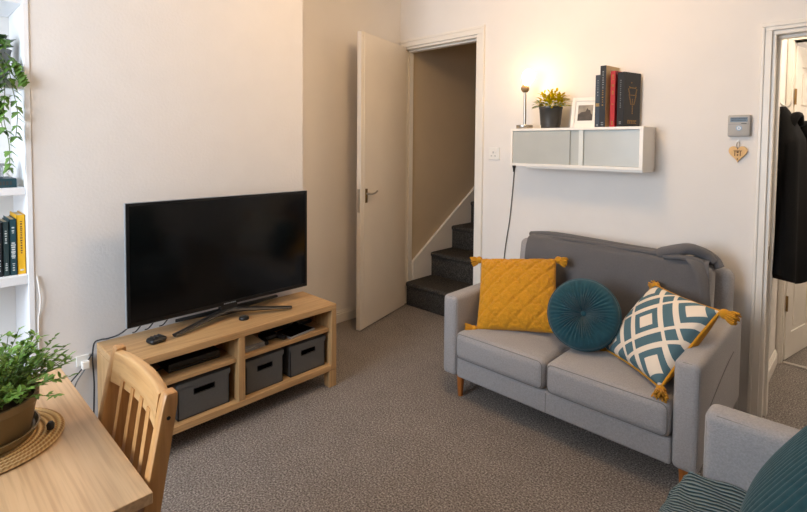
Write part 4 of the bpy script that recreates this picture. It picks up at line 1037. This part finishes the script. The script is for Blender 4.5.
def ybook(label, x0, x1, y0, y1, h, cover, marks=None, front=None):
    t = thing('book', label, 'book', ((x0 + x1) / 2, (y0 + y1) / 2, KT), GB); c = .0025; z0, z1 = KT + .0005, KT + h
    link('cover', boxes((x0, x0 + c, y0, y1, z0, z1), (x0, x1, y0, y0 + c, z0, z1), bev=.0006) if front else boxes((x0, x0 + c, y0, y1, z0, z1), (x1 - c, x1, y0, y1, z0, z1), (x0, x1, y0, y0 + c, z0, z1), bev=.0006), M[cover], t)
    if front: link('front_board', B(x1 - c, x1, y0 + .0005, y1, z0, z1, bev=.0006), M[front], t)
    link('pages', B(x0 + c, x1 - c, y0 + c, y1 - .004, z0 + .003, z1 - .004), M['paper'], t)
    rnd = random.Random(len(label))
    for fa_, fb_2, w_, dens, mat in marks or ():
        mb = bmesh.new(); z = z0 + h * fa_
        while z < z0 + h * fb_2:
            hh = rnd.uniform(.004, .010); ww = w_ * rnd.uniform(.5, 1) * (x1 - x0) / 2; cx_ = (x0 + x1) / 2
            box(mb, cx_ - ww, cx_ + ww, y0 - .0007, y0 + .0003, z, z + hh * .7); z += hh * dens
        link('spine_lettering', mb, M[mat], t)
    return t
SPK = dict(a=('foil_white',))
ybook('thin black book at the left end of the cabinet books', -1.074, -1.0475, 2.590, 2.70, .276, 'bk_navy', [(.03, .07, .6, 1.2, 'foil_dim'), (.40, .46, 1.0, 1.0, 'gold'), (.6, .9, .25, 1.6, 'foil_dim')])
b2_ = ybook('tallest book on the cabinet, black spine and cream board', -1.0405, -1.008, 2.585, 2.725, .322, 'bk_black', [(.03, .07, .5, 1.2, 'foil_dim'), (.35, .6, .22, 1.9, 'gold'), (.62, .92, .3, 1.5, 'foil_dim')], 'bk_cream')
b3_ = ybook('red book with gold spine marks between the black cabinet books', -.985, -.958, 2.590, 2.715, .290, 'bk_red', [(.04, .08, .6, 1.2, 'gold'), (.40, .42, .4, 1, 'gold'), (.58, .64, .5, 1.1, 'gold'), (.72, .76, .6, 1.2, 'gold'), (.84, .95, .5, 1.4, 'gold')])
bb = ybook('thick black book with gold cover design, right end of the cabinet', -.943, -.905, 2.585, 2.725, .280, 'bk_black', [(.05, .09, .4, 1.2, 'foil_dim'), (.35, .85, .16, 1.5, 'foil_dim')], 'bk_dark')
def xmark(bm, y0, y1, z0, z1): box(bm, -.9055, -.9043, 2.585 + y0, 2.585 + y1, KT + z0, KT + z1)
mb = bmesh.new()
for k in range(16):
    h = .115 + .006 * k; hw = .012 + .0025 * abs(8 - k if k > 8 else k) ** .9 + (.012 if 8 < k < 14 else 0)
    for s in (-1, 1): xmark(mb, .072 + s * hw - .004, .072 + s * hw + .004, h, h + .004)
for k in range(9): xmark(mb, .069, .075, .068 + .009 * k, .074 + .009 * k)
xmark(mb, .045, .099, .200, .204); xmark(mb, .052, .092, .163, .166); xmark(mb, .058, .066, .225, .231)
link('gold_emblem', mb, M['gold'], bb)
mb = bmesh.new()
for i, (a, b) in enumerate(((.035, .047), (.051, .061), (.065, .075), (.079, .090), (.094, .108))): xmark(mb, a, b, .030, .036); xmark(mb, a, a + .004, .018, .036); xmark(mb, a, b - .002, .018, .022)
link('cover_lettering', mb, M['gold'], bb)
b2_.rotation_euler.z = math.radians(-7); b3_.rotation_euler.z = math.radians(-9); bb.rotation_euler.z = math.radians(-15)
b3_.location.x += -.002

# ------------------------------------------------------------------ things on the back wall
ls = thing('wall_socket', 'small white wall socket plate beside the stair door frame', 'socket', (-1.794, 2.738, 1.157))
link('plate', B(-1.835, -1.753, 2.731, 2.7395, 1.157, 1.238, bev=.002), M['plate'], ls)
link('rocker', B(-1.785, -1.770, 2.727, 2.731, 1.205, 1.228, bev=.001), M['plate'], ls)
link('pin_holes', boxes((-1.803, -1.798, 2.7302, 2.7312, 1.200, 1.212), (-1.818, -1.808, 2.7302, 2.7312, 1.180, 1.185), (-1.790, -1.780, 2.7302, 2.7312, 1.180, 1.185)), M['potstone'], ls)
th = thing('alarm_panel', 'grey alarm keypad with a small screen on the right of the wall', 'keypad', (-.452, 2.738, 1.30))
AX0, AX1, AZ0, AZ1 = -.495, -.408, 1.303, 1.402
link('housing', B(AX0, AX1, 2.715, 2.7395, AZ0, AZ1, bev=.005), M['panelgrey'], th, smooth=40)
link('screen', B(AX0 + .010, AX1 - .010, 2.7135, 2.7155, AZ1 - .032, AZ1 - .011, bev=.0005), M['lcd'], th)
lb = bmesh.new(); rnd = random.Random(8)
for r in range(2):
    x = AX0 + .014
    while x < AX1 - .016: w_ = rnd.uniform(.002, .005); box(lb, x, x + w_, 2.7128, 2.7137, AZ1 - .019 - .008 * r, AZ1 - .015 - .008 * r); x += w_ + .0016
link('screen_text', lb, M['dark'], th)
link('flap_line', B(AX0 + .003, AX1 - .003, 2.7146, 2.7152, AZ1 - .043, AZ1 - .042), M['potgrey'], th)
link('maker_mark', B(AX1 - .034, AX1 - .014, 2.7144, 2.7152, AZ1 - .0415, AZ1 - .038), M['potgrey'], th)
link('round_button', cyl(bmesh.new(), (-.4505, 2.715, AZ0 + .038), (-.4505, 2.7125, AZ0 + .038), .0115), M['bluebtn'], th, smooth=40)
link('button_symbol', lathe(bmesh.new(), [(.004, 0), (.0065, .0006), (.008, 0)], (0, 0, 0), 20), M['plate'], th)
sy = [o for o in th.children if o.name.startswith('button_symbol')][0]; sy.data.transform(Matrix.Translation(Vector((-.4505, 2.7125, AZ0 + .038)) - Vector(ORG[th.name])) @ Matrix.Rotation(PI / 2, 4, 'X') @ Matrix.Translation(Vector(ORG[th.name])))

he = thing('heart_ornament', 'wooden heart ornament hanging below the alarm keypad', 'ornament', (-.455, 2.735, 1.18))
hbm = bmesh.new(); n = 48; ptsH = []
for k in range(n):
    a = 2 * PI * k / n; x = 16 * math.sin(a) ** 3; z = 13 * math.cos(a) - 5 * math.cos(2 * a) - 2 * math.cos(3 * a) - math.cos(4 * a)
    ptsH.append((x * .00225 - .454, z * .00262 + 1.226))
va = [hbm.verts.new((x, 2.726, z)) for x, z in ptsH]; vb_ = [hbm.verts.new((x, 2.734, z)) for x, z in ptsH]
hbm.faces.new(va); hbm.faces.new(vb_[::-1])
for i in range(n): hbm.faces.new((va[i], va[(i + 1) % n], vb_[(i + 1) % n], vb_[i]))
bmesh.ops.recalc_face_normals(hbm, faces=hbm.faces); link('heart', hbm, M['heart'], he)
bm = bmesh.new(); tube(bm, smooth_path([(-.454, 2.730, 1.245), (-.460, 2.732, 1.262), (-.454, 2.734, 1.282), (-.448, 2.732, 1.262), (-.454, 2.730, 1.245)], 6), .0012, 6); link('hanging_loop', bm, M['potbrown'], he)
link('nail', cyl(bmesh.new(), (-.454, 2.728, 1.281), (-.454, 2.7398, 1.281), .0025, seg=10), M['metal'], he)
pb = boxes((-.470, -.438, 2.7250, 2.7262, 1.234, 1.237), (-.466, -.463, 2.7250, 2.7262, 1.212, 1.234), (-.445, -.442, 2.7250, 2.7262, 1.212, 1.234), (-.458, -.450, 2.7250, 2.7262, 1.226, 1.233), (-.457, -.451, 2.7250, 2.7262, 1.213, 1.220), (-.456, -.452, 2.7250, 2.7262, 1.194, 1.201))
link('printed_motif', pb, M['heartprint'], he)

# ------------------------------------------------------------------ coat in the hall
hk = thing('coat_hook', 'white coat hook on the hall wall above the black coat', 'hook', (-.368, 3.17, 1.47))
bm = bmesh.new(); tube(bm, smooth_path([(-.366, 3.17, 1.50), (-.345, 3.17, 1.475), (-.325, 3.17, 1.462), (-.308, 3.17, 1.475), (-.306, 3.17, 1.49)], 6), .0055, 10); link('prong', bm, M['plate'], hk, smooth=60)
link('back_plate', B(-.3695, -.364, 3.155, 3.185, 1.455, 1.53, bev=.002), M['plate'], hk)
ct_ = thing('hanging_coat', 'black coat hanging on a hook in the hall doorway', 'coat', (-.29, 3.12, .65))
bm = bmesh.new(); rings = []; NZ, NS = 40, 72
for i in range(NZ + 1):
    t = i / NZ; z = 1.462 - t * (1.462 - .635)
    hy = (.016 + .13 * min(1, t / .22) ** .85 + .06 * t)
    hx = (.018 + .036 * min(1, t / .20) ** .8 + .026 * t)
    cy_ = 3.150 - .17 * t; cx_ = -.365 + hx + .004
    ring = []
    for k in range(NS):
        a = 2 * PI * k / NS
        fo = 1 + (.04 + .16 * t) * math.sin(7 * a + 2.2 * t + 1) * min(1, t * 4) + .05 * t * math.sin(13 * a + 3 * t)
        x = cx_ + hx * fo * math.cos(a); y = cy_ + hy * (1 + .05 * t * math.sin(5 * a + 2)) * math.sin(a)
        zz = z + (.020 * math.sin(3 * a + .6) * t ** 6 - .02 * t ** 6 * math.sin(a))
        ring.append(bm.verts.new((max(x, -.367), y, zz)))
    rings.append(ring)
for a, b in zip(rings, rings[1:]):
    for k in range(NS): bm.faces.new((a[k], b[k], b[(k + 1) % NS], a[(k + 1) % NS]))
bm.faces.new(rings[0]); bm.faces.new(rings[-1][::-1]); bmesh.ops.recalc_face_normals(bm, faces=bm.faces)
link('body', bm, M['coat'], ct_, smooth=75)
bm = bmesh.new(); tube(bm, smooth_path([(-.275, 3.22, 1.37), (-.240, 3.26, 1.27), (-.222, 3.275, 1.10), (-.215, 3.28, .93), (-.215, 3.275, .78)], 8), lambda t: .042 + .012 * math.sin(t * 3), 14); link('sleeve', bm, M['coat'], ct_, smooth=75)
bm = bmesh.new(); tube(bm, smooth_path([(-.300, 3.07, 1.36), (-.285, 3.12, 1.41), (-.278, 3.17, 1.41), (-.280, 3.23, 1.35)], 8), .024, 12, flat=.7); link('collar', bm, M['coat'], ct_, smooth=75)

# ------------------------------------------------------------------ light
def area(name, loc, rot, sx, sy, power, col):
    d = bpy.data.lights.new(name, 'AREA'); d.shape = 'RECTANGLE'; d.size = sx; d.size_y = sy; d.energy = power; d.color = col
    o = bpy.data.objects.new(name, d); COL.objects.link(o); o.location = loc; o.rotation_euler = rot; return o
def point(name, loc, power, col, r):
    d = bpy.data.lights.new(name, 'POINT'); d.energy = power; d.color = col; d.shadow_soft_size = r
    o = bpy.data.objects.new(name, d); COL.objects.link(o); o.location = loc; return o
area('daylight', ((WX0 + WX1) / 2, -1.55, 1.5), (math.radians(90), 0, 0), 1.6, 1.5, 104, (.80, .90, 1.0))
point('ceiling_lamp', (-1.15, 1.55, 2.28), 22, (1.0, .65, .34), .14)
point('hall_lamp', (.35, 3.15, 2.2), 15, (1.0, .88, .74), .10)
point('stairwell_fill', (-2.2, 5.4, 3.7), 9, (1.0, .78, .52), .12)  # added light upstairs to lift the stairwell walls, no lamp known there
point('far_room_fill', (.2, 4.6, 2.2), 14, (1.0, .9, .8), .10)  # added point light for the room past the hall, no fixture there
wd = bpy.data.worlds.new('sky'); scene.world = wd; wd.use_nodes = True
bg = wd.node_tree.nodes['Background']; bg.inputs[0].default_value = (.70, .82, 1, 1); bg.inputs[1].default_value = 1.0
scene.view_settings.view_transform = 'Standard'; scene.view_settings.look = 'None'; scene.view_settings.gamma = 1; scene.view_settings.use_curve_mapping = False
scene.view_settings.exposure = 0.30
scene.cycles.max_bounces = 10; scene.cycles.diffuse_bounces = 6; scene.cycles.caustics_reflective = False; scene.cycles.caustics_refractive = False
